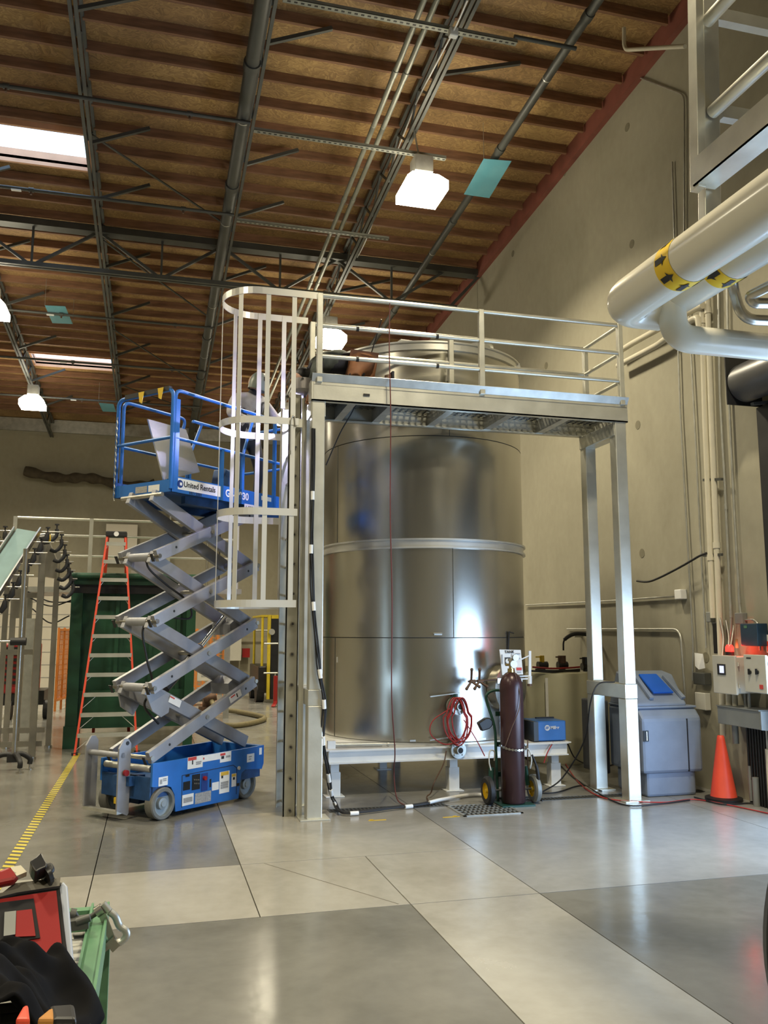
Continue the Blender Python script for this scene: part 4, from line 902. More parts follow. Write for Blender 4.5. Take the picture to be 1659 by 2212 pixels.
# worker standing in the lift
w2 = thing('person', 'person in light grey jacket standing in the raised lift behind the ladder cage', 'person', (1.2, 10.05, ZF + .03))
zf = ZF + .03
B = lambda u, v, z: tuple(LF(Vector((u, v, zf + z))))
J = {'hip': (B(1.62, .46, .92), (.15, .11)), 'waist': (B(1.62, .45, 1.08), (.14, .105)), 'chest': (B(1.62, .42, 1.30), (.165, .12)), 'neck': (B(1.63, .38, 1.47), .055), 'chin': (B(1.63, .36, 1.54), .055),
     'sl': (B(1.44, .50, 1.38), .058), 'el': (B(1.27, .42, 1.14), .042), 'wl': (B(1.42, .20, 1.05), .034), 'sr': (B(1.80, .34, 1.38), .058), 'er': (B(1.86, .18, 1.16), .042), 'wr': (B(1.80, -.02, 1.08), .034),
     'hl': (B(1.53, .50, .86), .10), 'kl': (B(1.50, .46, .48), .065), 'al': (B(1.50, .52, .08), .045), 'hr': (B(1.72, .42, .86), .10), 'kr': (B(1.76, .36, .48), .065), 'ar': (B(1.76, .42, .08), .045)}
E2 = [('hip', 'waist'), ('waist', 'chest'), ('chest', 'neck'), ('neck', 'chin'), ('chest', 'sl'), ('sl', 'el'), ('el', 'wl'), ('chest', 'sr'), ('sr', 'er'), ('er', 'wr'), ('hip', 'hl'), ('hl', 'kl'), ('kl', 'al'), ('hip', 'hr'), ('hr', 'kr'), ('kr', 'ar')]
skinbody('body', J, E2, DARKC, w2)
Jc = {k: (v[0], tuple((x + .016 for x in (v[1] if isinstance(v[1], tuple) else (v[1], v[1]))))) for k, v in J.items() if k in ('waist', 'chest', 'neck', 'sl', 'el', 'wl', 'sr', 'er', 'wr')}
Jc['hem'] = (B(1.62, .46, .84), (.175, .15))
skinbody('jacket', Jc, [e for e in E2 if e[0] in Jc and e[1] in Jc] + [('hem', 'waist')], JACK2, w2, root='waist')
for k in ('al', 'ar'):
    a = Vector(J[k][0]); MB().tube([a + Vector((0, 0, .05)), a + Vector((0, 0, -.03)), a - VD * .1 + Vector((0, 0, -.045)), a - VD * .2 + Vector((0, 0, -.05))], [.05, .055, .05, .035], 10).build('boot', RUST, w2)
head(B(1.64, .34, 1.62), -VD * .8 + UD * .3 - ZD * .35, ZD, w2)
MB().lathe(Vector(B(1.645, .29, 1.60)), [(.12, -.10), (.125, -.02), (.11, .07), (.07, .12), (0, .13)], 18, ax=(.25, -.1, 1)).build('welding_hood', M('green_grey_hood', (.16, .19, .16), .4, 0, .1, 8), w2)
MB().cb(Vector(B(1.66, .17, 1.62)), (.11, .02, .05), A_).build('hood_window', BLK2, w2)
glove(J['wl'][0], -VD + UD * .4 - ZD * .2, ZD, PAPER, w2, .5); glove(J['wr'][0], -VD - ZD * .2, ZD, BLK2, w2, .5)

# ================================================================== STEPLADDER
sl = thing('stepladder', 'tall red fibreglass stepladder with aluminium steps, standing left of the scissor lift', 'ladder', (-.6, 14.1, 0))
bL, bR = Vector((-1.07, 14.09, 0)), Vector((-.16, 14.09, 0)); n_ = (bR - bL).normalized(); bk = Vector((-n_.y, n_.x, 0))
tL, tR = fY(232, 1158, 14.75), fY(271, 1158, 14.75); Ht = (tL.z + tR.z) / 2; tL.z = tR.z = Ht
for a, b in ((bL, tL), (bR, tR)): MB().bar(a, b, .07, .03, n_.cross(Vector((0, 0, 1)))).build('front_rail', REDL, sl)
for a, t in ((bL + bk * 2.3 + n_ * .12, tL + bk * .12), (bR + bk * 2.3 - n_ * .18, tR + bk * .12)): MB().bar(a, t, .05, .025).build('rear_rail', REDL, sl)
for k in range(1, 12):
    f = k * .3 / Ht; a = bL.lerp(tL, f); b = bR.lerp(tR, f)
    MB().bar(a, b, .09, .03).bar(a - bk * .04 - ZD * .02, b - bk * .04 - ZD * .02, .008, .05).build('step', ALU, sl)
    br = MB(); 
    for p, q, s in ((a, b, 1), (b, a, -1)):
        L = .16 if k > 3 else .3
        e = (bL if s > 0 else bR).lerp(tL if s > 0 else tR, f - .2 * L / .9); br.bar(p.lerp(q, L), e, .02, .006)
    br.build('step_brace', ALU_B, sl)
    if k % 2 == 0 and k < 10:
        a2 = (bL + bk * 2.3 + n_ * .12).lerp(tL + bk * .12, f); b2 = (bR + bk * 2.3 - n_ * .18).lerp(tR + bk * .12, f); MB().bar(a2, b2, .03, .02).build('rear_brace', ALU, sl)
c = (tL + tR) / 2 + bk * .06; MB().cb(c + ZD * .03, ((tR - tL).length + .05, .24, .09), math.atan2(n_.y, n_.x)).build('top_cap', BLACK, sl, bevel=.015)
MB().lathe(c - bk * .122 + ZD * .03, [(0, 0), (.04, 0), (.04, .002)], 24, ax=-bk).build('cap_badge', PAPER, sl).scale = (1, 1, 1)
for p in (bL, bR): MB().cb(p + ZD * .02, (.09, .06, .04), math.atan2(n_.y, n_.x)).build('foot', BLACK, sl)

# ================================================================== LEFT BACKGROUND
gc = thing('compactor', 'large dark green steel compactor container behind the stepladder', 'container', (-.3, 15.9, 0))
MB().box(-1.22, 15.1, .35, .68, 17.3, 2.55).build('hopper_body', GREEN, gc)
MB().box(-1.30, 14.9, 0, -1.12, 15.1, 2.48).build('corner_post', GREEN, gc); MB().box(.55, 14.9, .0, .70, 15.1, 2.48).build('corner_post', GREEN, gc)
MB().box(-1.24, 15.0, .30, .62, 15.1, .9).build('lower_panel', GREEN, gc)
MB().box(-1.32, 14.88, 0, -1.08, 15.12, .35).build('corner_foot', GREEN, gc)
MB().box(-1.30, 14.85, 2.62, .75, 17.3, 2.80).build('lid_frame', GREEN, gc); MB().box(-1.30, 14.92, 2.48, .70, 17.2, 2.62).build('dark_gap_rail', BLACK, gc)
MB().cyl((-1.35, 14.80, 2.76), (.78, 14.80, 2.76), .05, n=12).build('lid_roller_bar', GREEN, gc)
for x in (-.6, -.05, .4): MB().box(x, 15.06, .9, x + .06, 15.12, 2.48).build('stiffener', GREEN, gc)
MB().box(-.4, 15.7, 2.8, .4, 16.1, 2.92).build('hinge_bracket', GALV, gc)
mr_ = thing('mezzanine_railing', 'bare metal guard railing above the green compactor', 'railing', (-.6, 17.5, 2.74))
for x in (-2.6, -1.22, .25, 1.6): MB().box(x - .035, 17.47, 2.70 if x > -2 else 3.6, x + .035, 17.53, 4.04).build('railing_post', ALU, mr_)
for z in (4.02, 3.70, 3.31): MB().cyl((-2.6 if z > 4 else -1.95, 17.5, z), (1.6, 17.5, z), .024, n=10).build('railing_bar', ALU, mr_)
MB().box(-2.6, 17.4, 2.60, 1.7, 19.5, 2.70).build('walkway_floor', GALV, mr_)
for x in (-2.5, 1.6): MB().box(x - .06, 19.2, 0, x + .06, 19.3, 2.6).build('walkway_leg', GALV, mr_)
# wall items at the back
tag(MB().tube(smooth([(-4.2, 29.55, 7.05), (-3.5, 29.5, 6.9), (-2.9, 29.5, 6.85), (-2.4, 29.5, 6.9), (-1.9, 29.5, 6.86), (-1.2, 29.56, 6.72), (-.5, 29.58, 6.72), (-.1, 29.6, 6.8)]), [.16 + .03 * math.sin(i * .7) for i in range(57)], 10).build('wrapped_duct', M('brown_grey_wrap', (.07, .055, .035), .9, 0, .3, 6, bump=.4, bscale=12)), 'dark sagging wrapped duct along the top of the back wall', 'duct')
tag(MB().cyl((.45, 29.6, 1), (.45, 29.6, 6.9), .055, n=10).build('wall_pipe', GALV), 'vertical grey pipe on the back wall left of the lift', 'pipe')
tag(MB().cyl((1.72, 29.775, 2.5), (1.72, 29.775, 5.7), .02, n=8).lathe((1.72, 29.775, 5.8), [(.09, -.02), (.11, 0), (.09, .02), (.07, 0), (.09, -.02)], 16, ax=(0, 1, 0)).build('pull_rod', GALV), 'thin rod with a ring hanging at the back wall above the stepladder', 'rod')
tag(MB().box(2.1, 29.55, 0, 2.14, 29.6, 8.0).build('wall_cable', BLACK), 'thin black vertical cable down the back wall', 'cable')
q = MB().box(-6.2, 29.7, 0, -1.0, 29.78, 3.6)
q = q.build('door_1', WDOOR, kind='structure')
for k in range(1, 9): MB().box(-6.2, 29.69, .4 * k, -1.0, 29.7, .4 * k + .02).build('door_rib', LABGRY, q)
tag(MB().box(-1.6, 29.6, 4.1, -.6, 29.7, 5.4).build('wall_board', WDOOR), 'cream board on the back wall behind the conveyor brackets', 'board')
# forklift
fk = thing('forklift', 'yellow forklift with tall black mast parked by the back wall', 'forklift', (3.3, 23, 0))
for x in (2.96, 3.9): MB().box(x, 22.9, .1, x + .07, 23.05, 2.3).build('mast_rail', YELD, fk)
MB().box(3.05, 22.92, .1, 3.88, 23.08, 2.2).build('mast_inner', BLK2, fk)
MB().box(3.05, 22.92, 2.2, 4.0, 23.02, 2.28).build('mast_crossbar', YELD, fk)
MB().box(2.75, 23.1, .25, 4.2, 25.2, .95).build('chassis', BLK2, fk, bevel=.03)
for x in (2.85, 4.1):
    for y in (23.2, 25.1): MB().cyl((x, y, 2.3), (x, y, .9), .035).build('cab_post', YELD, fk)
MB().box(2.8, 23.15, 2.25, 4.15, 25.2, 2.3).build('overhead_guard', YELD, fk)
for x in (2.72, 4.05):
    for y in (23.4, 24.8): MB().cyl((x, y, .28), (x + .2, y, .28), .28, n=20).build('wheel', BLACK, fk)
for x in (3.25, 3.7): MB().box(x, 21.9, .06, x + .1, 22.95, .1).build('fork', SSTL, fk)
q = MB().cyl((3.05, 22.85, 1.85), (3.05, 22.80, 1.85), .08, n=14).build('work_light', GALV, fk)
o = MB().lathe((3.62, 22.8, .95), [(0, 0), (.09, 0), (.09, .01)], 16, ax=(0, -1, 0)).build('head_lamp', M('lit_lamp', (1, 1, 1), .3, 0, 0, emit=(.9, .95, 1), es=14), fk)
for z in (.8, 1.55): MB().cyl((2.8, 22.4, z), (4.6, 22.4, z), .02).build('front_guard_rail', GALV, fk)
for x in (3.1, 3.5, 3.9): MB().cyl((x, 22.4, 0), (x, 22.4, .8), .018).build('front_guard_post', GALV, fk)
q = MB().box(3.0, 21.9, .12, 3.12, 22.0, .75).bar((2.95, 21.6, .02), (3.08, 21.95, .14), .1, .02).build('bollard_post', RED); tag(q, 'short red post standing in front of the forklift', 'post')
tag(MB().box(2.35, 29.3, .9, 2.9, 29.6, 1.7).build('wall_cabinet', PANEL), 'small pale cabinet on the back wall left of the forklift', 'cabinet')
tag(MB().box(2.95, 29.4, 1.0, 3.2, 29.6, 1.3).build('alarm_box', RED), 'small red box on the back wall beside the pale cabinet', 'box')
tag(MB().cyl((2.0, 29.4, 1.9), (4.4, 29.4, 1.9), .03).cyl((2.05, 29.4, 1.9), (2.05, 29.4, 2.0), .05).build('wall_conduit', GALV), 'horizontal conduit on the back wall behind the forklift', 'conduit')
# orange fence panels
def fence(p, q, lab):
    p, q = Vector(p), Vector(q); t = thing('safety_fence', lab, 'fence', (p + q) / 2, 'orange machine guard fence')
    for z in (.25, 1.9): MB().bar(p + ZD * z, q + ZD * z, .05, .05).build('fence_rail', ORG, t)
    n = 5
    for i in range(n + 1): c = p.lerp(q, i / n); MB().bar(c, c + ZD * 1.95, .05, .05).build('fence_post', ORG, t)
    m = MB(); L = (q - p).length; k = int(L / .1)
    for i in range(k): c = p.lerp(q, (i + .5) / k); m.bar(c + ZD * .27, c + ZD * 1.9, .018, .006)
    for z in [.35 + .12 * i for i in range(13)]: m.bar(p + ZD * z, q + ZD * z, .006, .018)
    m.build('mesh_infill', ORG, t, kind='stuff')
fence((-2.15, 21.9, 0), (-1.75, 24.6, 0), 'orange safety fence seen between the conveyor legs and the green compactor')
fence((1.1, 26.5, 0), (2.1, 26.3, 0), 'orange safety fence seen through the scissor arms')
# welding set on a cart
wc = thing('welding_cart', 'small cart with a white control box and hanging black cables behind the lift', 'cart', (1.35, 22.8, 0))
for x in (.95, 1.55): MB().tube(rounded([(x, 22.7, .05), (x, 22.7, 1.15), (x, 23.0, 1.15), (x, 23.0, .05)], .1), .02).build('cart_frame', GALV, wc)
MB().box(.95, 22.6, .1, 1.6, 23.1, .16).build('cart_tray', DGREY, wc)
MB().box(1.15, 22.62, .62, 1.5, 22.75, 1.08).build('control_box', PANEL, wc); MB().box(1.22, 22.61, .92, 1.44, 22.62, .98).build('display_strip', LABGRY, wc); MB().box(1.24, 22.61, .72, 1.42, 22.62, .76).build('display_strip', LABGRY, wc)
m = MB()
for k in range(6): m.tube(smooth([(1.1, 22.6, 1.05), (.85 - .03 * k, 22.6, .95), (.72 - .02 * k, 22.6, .5), (.85, 22.58, .12 + .05 * k)]), .018, 5)
m.build('hanging_cables', BLACK, wc)
for x in (1.0, 1.55): MB().cyl((x, 22.55, .07), (x + .04, 22.55, .07), .07).build('castor', BLACK, wc)
pts = smooth([(1.35, 20.8, .35), (1.5, 20.4, .12), (1.95, 20.0, .06), (2.35, 18.6, .05), (2.0, 17.6, .05), (1.55, 17.2, .05), (1.2, 17.6, .05)])
tag(MB().tube(pts, .055, 10).build('suction_hose', HOSEB), 'thick tan hose looping on the floor behind the scissor lift', 'hose')
tag(MB().cyl((1.3, 20.9, .0), (1.3, 20.9, .12), .2).cyl((1.3, 20.9, .12), (1.3, 20.8, .42), .11).cyl((1.2, 20.7, .3), (1.5, 20.7, .36), .09).build('pump', RUST), 'rusty floor pump at the end of the tan hose', 'pump')
tag(MB().bar((2.32, 15.6, .001), (3.35, 22.0, .001), .09, .002).build('floor_line', YELD), 'faded yellow floor line running towards the forklift', 'floor line')

# conveyor on the left
cv = thing('incline_conveyor', 'stainless inclined belt conveyor on tall legs at the left edge', 'conveyor', (-1.9, 13.6, 0))
P0_, P1_ = fY(-48, 1310, 12.9), fY(60, 1146, 14.0); sdv = Vector((1, -.05, 0)).normalized()
dn = (P1_ - P0_).normalized(); up3 = sdv.cross(dn).normalized(); up3 = up3 if up3.z > 0 else -up3
MB().bar(P0_, P1_, .33, .012, sdv).build('belt', BELT, cv)
MB().bar(P0_ - up3 * .07, P1_ - up3 * .07, .26, .10, sdv).build('belt_bed', SSTL, cv)
for s in (-1, 1):
    e = sdv * (.19 * s); MB().bar(P0_ + e + up3 * .03, P1_ + e + up3 * .03, .02, .09, sdv).build('side_guide', SSTL, cv)
    for k in range(7):
        c = P0_.lerp(P1_, .06 + .15 * k) + e * 1.3 - up3 * .05
        MB().tube([c - ZD * .12, c + sdv * .05 * s - ZD * .03, c + sdv * .06 * s + ZD * .05], [.03, .045, .03], 8).build('guide_bracket', BLACK, cv)
        MB().cyl(c - sdv * .05 * s + ZD * .07, c + sdv * .24 * s + ZD * .07, .009, n=8).build('guide_rod', SSTL, cv)
        MB().cyl(c + sdv * .06 * s + ZD * .05, c + sdv * .06 * s + ZD * .12, .012, n=8).cyl(c + sdv * .06 * s + ZD * .12, c + sdv * .06 * s + ZD * .14, .035, n=10).build('clamp_knob', BLACK, cv)
# curved discharge section with brackets stepping down on the right
Q = [fY(x, y, 14.3) for x, y in ((108, 1148), (118, 1170), (125, 1192), (130, 1213), (134, 1232), (138, 1250), (143, 1268))]
for c in Q:
    MB().tube(smooth([c + Vector((.10, 0, .04)), c + Vector((.10, 0, -.06)), c + Vector((.02, 0, -.15)), c + Vector((-.06, 0, -.13))], 4), .03, 8).build('curved_bracket', BLACK, cv)
    MB().cyl(c + Vector((-.04, 0, .0)), c + Vector((.20, 0, -.0)), .009, n=8).build('guide_rod', SSTL, cv)
    MB().cyl(c + Vector((.1, 0, .04)), c + Vector((.1, 0, .10)), .012).cyl(c + Vector((.1, 0, .10)), c + Vector((.1, 0, .12)), .035, n=10).build('clamp_knob', BLACK, cv)
MB().prism([fY(x, y, 14.6) for x, y in ((84, 1150), (104, 1165), (124, 1215), (122, 1250), (96, 1245), (70, 1200))], (0, .25, 0)).build('head_housing', SSTL, cv)
MB().cyl(fY(88, 1165, 14.2), fY(106, 1163, 14.2), .09, n=16).build('drive_motor', BLK2, cv); MB().cyl(fY(106, 1163, 14.15), fY(109, 1163, 14.15), .06, n=14).build('motor_cap', YEL, cv)
_a, _b = fY(28, 1335, 14.6), fY(46, 1272, 14.6); MB().box(_a.x, 14.5, _a.z, _b.x, 14.8, _b.z).build('gear_housing', SSTL, cv)
def leg(px, py, Y, top, w=.07):
    b = fY(px, py, Y); MB().box(b.x - w / 2, Y - w / 2, .03, b.x + w / 2, Y + w / 2, top).build('leg', SSTL, cv); MB().cyl((b.x, Y, 0), (b.x, Y, .03), .06, n=14).build('foot_pad', SSTL, cv)
for a in ((68, 1640, 13.9, 3.15, .09), (104, 1610, 15.2, 3.2, .08), (12, 1600, 15.2, 3.0, .08), (36, 1590, 15.8, 3.0, .08), (-6, 1620, 14.2, 2.9, .07)): leg(*a)
for z, a, b, Y in ((1.55, (5, 1420), (70, 1420), 14.0), (.32, (0, 1600), (95, 1600), 14.8), (.18, (0, 1618), (90, 1618), 14.2), (2.4, (60, 1260), (95, 1260), 14.0)):
    p = fY(*a, Y); q = fY(*b, Y); MB().bar((p.x, Y, z), (q.x, Y, z), .04, .08).build('cross_member', SSTL, cv)
_a, _b = fY(44, 1556, 17.4), fY(64, 1556, 17.4); MB().box(_a.x, 17.35, .0, _b.x, 17.45, 2.1).build('support_column', GALV, cv)
gp = thing('guide_stand', 'steel stand pole with black clamp head and arched black feet in front of the conveyor', 'stand', fZ(28, 1660))
b = fZ(28, 1664); t_ = fY(56, 1240, b.y)
MB().cyl((b.x, b.y, .14), (b.x, b.y, 3.0), .032, n=12).build('pole', SSTL, gp)
MB().cyl((b.x - .5, b.y, 1.72), (b.x - .02, b.y, 1.72), .016).build('side_arm', SSTL, gp); MB().cyl((b.x - .12, b.y - .05, 1.72), (b.x + .08, b.y - .05, 1.72), .055, n=12).build('clamp_head', BLACK, gp)
MB().cb((b.x, b.y, .16), (.16, .1, .1)).build('foot_hub', BLACK, gp)
for dx, dy in ((.12, -.28), (.2, .05), (-.28, -.0)):
    MB().tube(smooth([(b.x, b.y, .2), (b.x + dx * .5, b.y + dy * .5, .21), (b.x + dx, b.y + dy, .14), (b.x + dx, b.y + dy, .07)], 5), .035, 8).build('arched_foot', BLACK, gp); MB().cyl((b.x + dx, b.y + dy, 0), (b.x + dx, b.y + dy, .012), .05, n=14).cyl((b.x + dx, b.y + dy, .01), (b.x + dx, b.y + dy, .1), .012).build('levelling_pad', SSTL, gp)
# machine in the far left background: red louvred truck-like unit
rm = thing('louvred_machine', 'red and dark louvred machine half hidden behind the conveyor legs', 'machine', (-2.7, 20, 0))
MB().box(-3.1, 20, .55, -2.42, 21.2, 1.6).build('machine_body', RED, rm, bevel=.04)
for k in range(7): MB().box(-3.0, 19.98, .75 + .12 * k, -2.3, 20.0, .81 + .12 * k).build('louvre', BLK2, rm)
MB().box(-3.1, 20.05, .3, -2.2, 21.1, .6).build('machine_base', BLK2, rm)
for x in (-2.95, -2.2): MB().cyl((x, 20.1, .2), (x + .12, 20.1, .2), .2, n=18).build('machine_wheel', BLACK, rm)
for i, (a, b) in enumerate((((60, 1278), (155, 1300)), ((62, 1290), (158, 1295)), ((70, 1315), (150, 1330)))):
    p = fY(*a, 15.6); q = fY(*b, 15.6); tag(MB().tube(smooth([p, p.lerp(q, .5) - ZD * (.08 + .05 * i), q]), .012, 6).build('machine_cable', BLACK), 'black cable sagging between the conveyor head and the compactor, number %s from the top' % ['one', 'two', 'three'][i], 'cable', 'cables behind the conveyor')

# ================================================================== RIGHT: GAS CYLINDER ON HAND TRUCK
gx, gy = 3.84, 8.92
cy = thing('gas_cylinder', 'tall maroon gas cylinder chained upright on the green hand truck', 'cylinder', (gx, gy, .02))
MB().lathe((gx, gy, .025), [(0, 0), (.12, 0), (.13, .015), (.13, 1.22), (.122, 1.28), (.10, 1.335), (.06, 1.375), (.04, 1.385)], 36).build('cylinder_body', MAROON, cy)
MB().cyl((gx, gy, 1.405), (gx, gy, 1.45), .036, n=16).build('neck_ring', BRASS, cy); MB().cyl((gx, gy, 1.45), (gx, gy, 1.53), .02, n=12).cyl((gx - .06, gy, 1.49), (gx + .06, gy, 1.49), .014).build('valve_body', BRASS, cy)
MB().cyl((gx, gy - .01, 1.53), (gx, gy - .01, 1.56), .035, n=14).build('valve_wheel', GALV, cy)
rg = MB().cyl((gx, gy - .06, 1.50), (gx, gy - .09, 1.50), .04, n=18).cyl((gx + .03, gy - .05, 1.57), (gx + .03, gy - .08, 1.57), .035, n=18); rg.build('regulator_gauge', GALV, cy)
m = MB(); n = 26
for i in range(n):
    a = PI * 1.02 + (PI * .98) * i / n; c = Vector((gx + .15 * math.cos(a), gy + .15 * math.sin(a), .63 - .035 * math.sin(PI * i / n) - .01 * i / n)); a2 = a + PI / n * .98
    d = Vector((gx + .15 * math.cos(a2), gy + .15 * math.sin(a2), c.z)); m.bar(c, d, .012 if i % 2 else .024, .024 if i % 2 else .012)
m.build('chain', SSTL, cy)
pts = smooth([(gx, gy - .08, 1.47), (gx + .04, gy - .145, 1.1), (gx - .08, gy - .15, .8), (gx - .14, gy - .12, .62)]); MB().tube(pts, .005, 6).build('gas_line', RUST, cy)
ht = thing('hand_truck', 'dark green two wheeled hand truck with yellow wheel hubs holding the gas cylinder', 'hand truck', (gx, gy + .14, 0))
for s in (-1, 1):
    MB().tube(smooth([(gx + s * .13, gy + .12, .02), (gx + s * .135, gy + .14, .5), (gx + s * .14, gy + .16, .8), (gx + s * .21, gy + .2, 1.08), (gx + s * .205, gy + .2, 1.16), (gx + s * .13, gy + .2, 1.20), (gx, gy + .2, 1.20)]), .016, 10).build('frame_tube', HTGRN, ht)
    x = gx + s * .27
    w_ = MB().lathe((x - .035, gy + .05, .15), [(.085, 0), (.13, 0), (.15, .015), (.15, .055), (.13, .07), (.085, .07)], 30, ax=(1, 0, 0)).build('wheel', BLACK if s < 0 else GREYB, ht, label='black rubber wheel with a yellow hub' if s < 0 else None)
    MB().lathe((x - .03, gy + .05, .15), [(.088, 0), (.088, .02), (.03, .03), (.02, -.005), (0, -.005)], 20, ax=(1, 0, 0)).build('wheel_hub', YEL, w_)
    MB().tube(smooth([(gx + s * .16, gy + .13, .45), (gx + s * .17, gy + .1, .55), (gx + s * .23, gy + .08, .56), (gx + s * .25, gy + .06, .45), (gx + s * .23, gy + .06, .36)]), .008, 6).build('hook', PANEL, ht)
    MB().bar((gx + s * .2, gy + .12, .38), (gx + s * .22, gy + .1, .18), .05, .03).build('axle_bracket', HTGRN, ht)
MB().cyl((gx - .26, gy + .05, .15), (gx + .26, gy + .05, .15), .012).build('axle', DGREY, ht)
for z in (.3, .62, .95): MB().bar((gx - .13, gy + .15, z), (gx + .13, gy + .15, z), .05, .01, (0, 0, 1)).build('cross_bar', HTGRN, ht)
MB().box(gx - .19, gy - .15, 0, gx + .19, gy + .15, .02).build('toe_plate', HTGRN, ht)
gb = MB().prism([fY(x, y, 8.98) for x, y in ((1033, 1562), (1050, 1551), (1059, 1551), (1065, 1558), (1065, 1567), (1058, 1575), (1042, 1580))], (0, .07, 0)).build('face_mask', BLK2, bevel=.012); tag(gb, 'black welding mask hanging on the left side of the hand truck', 'mask')
tag(MB().tube(smooth([(4.06, 8.9, .52), (4.1, 8.88, .4), (4.12, 8.88, .25), (4.1, 8.9, .12)]), [.012] * 8 + [.02] * 8 + [.018] * 9, 8).build('torch_handle', BLACK), 'black torch handle hanging on the right hook of the hand truck', 'torch')
# welder power source on the stand
wl = thing('welder', 'blue welding power source sitting on the right end of the tank stand', 'welder', (4.7, 9.95, TB))
MB().box(4.54, 9.80, TB + .01, 4.93, 10.2, TB + .245).build('case', BLUE, wl, bevel=.012); MB().box(4.50, 9.79, TB + .012, 4.56, 10.18, TB + .24).build('front_panel', BLK2, wl)
MB().bar((4.60, 9.95, TB + .27), (4.84, 9.95, TB + .27), .03, .02).build('handle', BLACK, wl)
for x in (4.6, 4.88): MB().box(x - .015, 9.83, TB, x + .015, 10.15, TB + .012).build('foot', BLACK, wl)
MB().lathe((4.68, 9.797, TB + .165), [(0, 0), (.034, 0), (.034, .002)], 24, ax=(0, -1, 0)).build('logo_disc', TXTW, wl)
for k in range(3): MB().bar((4.658 + .014 * k, 9.7935, TB + .15), (4.668 + .014 * k, 9.7935, TB + .182), .008, .001, (1, 0, 0)).build('logo_stripe', BLUE, wl)
text('Miller', (4.722, 9.796, TB + .15), (1, 0, 0), (0, 0, 1), .05, TXTW, wl, bold=.0015)
# bin
bn = thing('waste_bin', 'large grey blue plastic bin with a bright blue flap lid beside the right platform posts', 'bin', (5.8, 9.1, 0))
bx0, bx1, by0, by1 = 5.46, 6.12, 8.86, 9.55
MB().box(bx0 - .0, by0 + .04, 0, bx1 - .02, by1, .30).build('bin_base', GREYP, bn, bevel=.03)
MB().prism([(bx0 - .06, by0, .26), (bx0 - .06, by1 + .05, .26), (bx0 - .06, by1 + .05, .98), (bx0 - .06, by0 + .1, .98), (bx0 - .06, by0, .87)], (bx1 - bx0 + .12, 0, 0)).build('bin_body', GREYP, bn, bevel=.035)
MB().box(5.98, by0 - .004, .27, 5.995, by0 + .01, .86).build('door_gap', BLACK, bn)
MB().box(bx0 - .065, by0 + .12, .62, bx0 - .02, by0 + .19, .74).build('latch_recess', BLACK, bn); MB().box(bx0 - .01, by0 - .012, .63, bx0 + .0, by0 - .002, .73).build('latch', SSTL, bn); MB().box(bx0 - .045, by0 - .006, .62, bx0 + .02, by0 - .0, .74).build('latch_plate', BLACK, bn)
y0, y1 = by0 + .09, by1 + .04
MB().prism([(bx0 - .05, y0, .99), (bx0 - .05, y1, .99), (bx0 + .06, y1, 1.38), (bx0 + .06, y0 + .42, 1.34), (bx0 - .05, y0, 1.03)], (.0, 0, 0) if 0 else (bx1 - bx0 - .02, 0, 0)).build('hood', GREYP, bn, bevel=.02)
MB().box(bx0 - .06, y0 - .02, .975, bx1 + .05, y1, 1.0).build('hood_lip', GREYP, bn, bevel=.008)
d = Vector((0, .42, .31)).normalized(); nn = Vector((0, -.31, .42)).normalized(); o_ = Vector((5.60, y0 + .03, 1.055)) + nn * .02
MB().prism([o_ + d * .10 + Vector((.08, 0, 0)), o_ + d * .10 + Vector((.35, 0, 0)), o_ + d * .44 + Vector((.30, 0, 0)), o_ + d * .44 + Vector((.06, 0, 0))], nn * .025).build('flap_lid', BLUEP, bn, bevel=.008)
MB().bar(o_ + d * .02 + Vector((.02, 0, 0)), o_ + d * .42 + Vector((.02, 0, 0)), .05, .03, (1, 0, 0)).build('flap_frame', GREYP, bn); MB().bar(o_ + d * .02 + Vector((.44, 0, 0)), o_ + d * .42 + Vector((.40, 0, 0)), .05, .03, (1, 0, 0)).build('flap_frame', GREYP, bn)
q = MB().box(5.30, 9.62, .15, 5.42, 10.1, 1.02); tag(q.build('dark_bin', GREYD, bevel=.02), 'narrow dark grey container squeezed behind the right platform posts', 'container')
# cone
cn = thing('traffic_cone', 'orange traffic cone standing at the foot of the right wall below the control boxes', 'cone', (6.2, 8.55, 0))
MB().lathe((6.2, 8.55, .03), [(.15, 0), (.14, .02), (.045, .62), (.038, .66), (.03, .67), (.0, .67)], 36).build('cone_body', CONE, cn)
MB().lathe((6.2, 8.55, .0), [(.20, .0), (.20, .03), (.14, .045)], 36).build('cone_base', BLACK, cn, label='black rubber base ring')
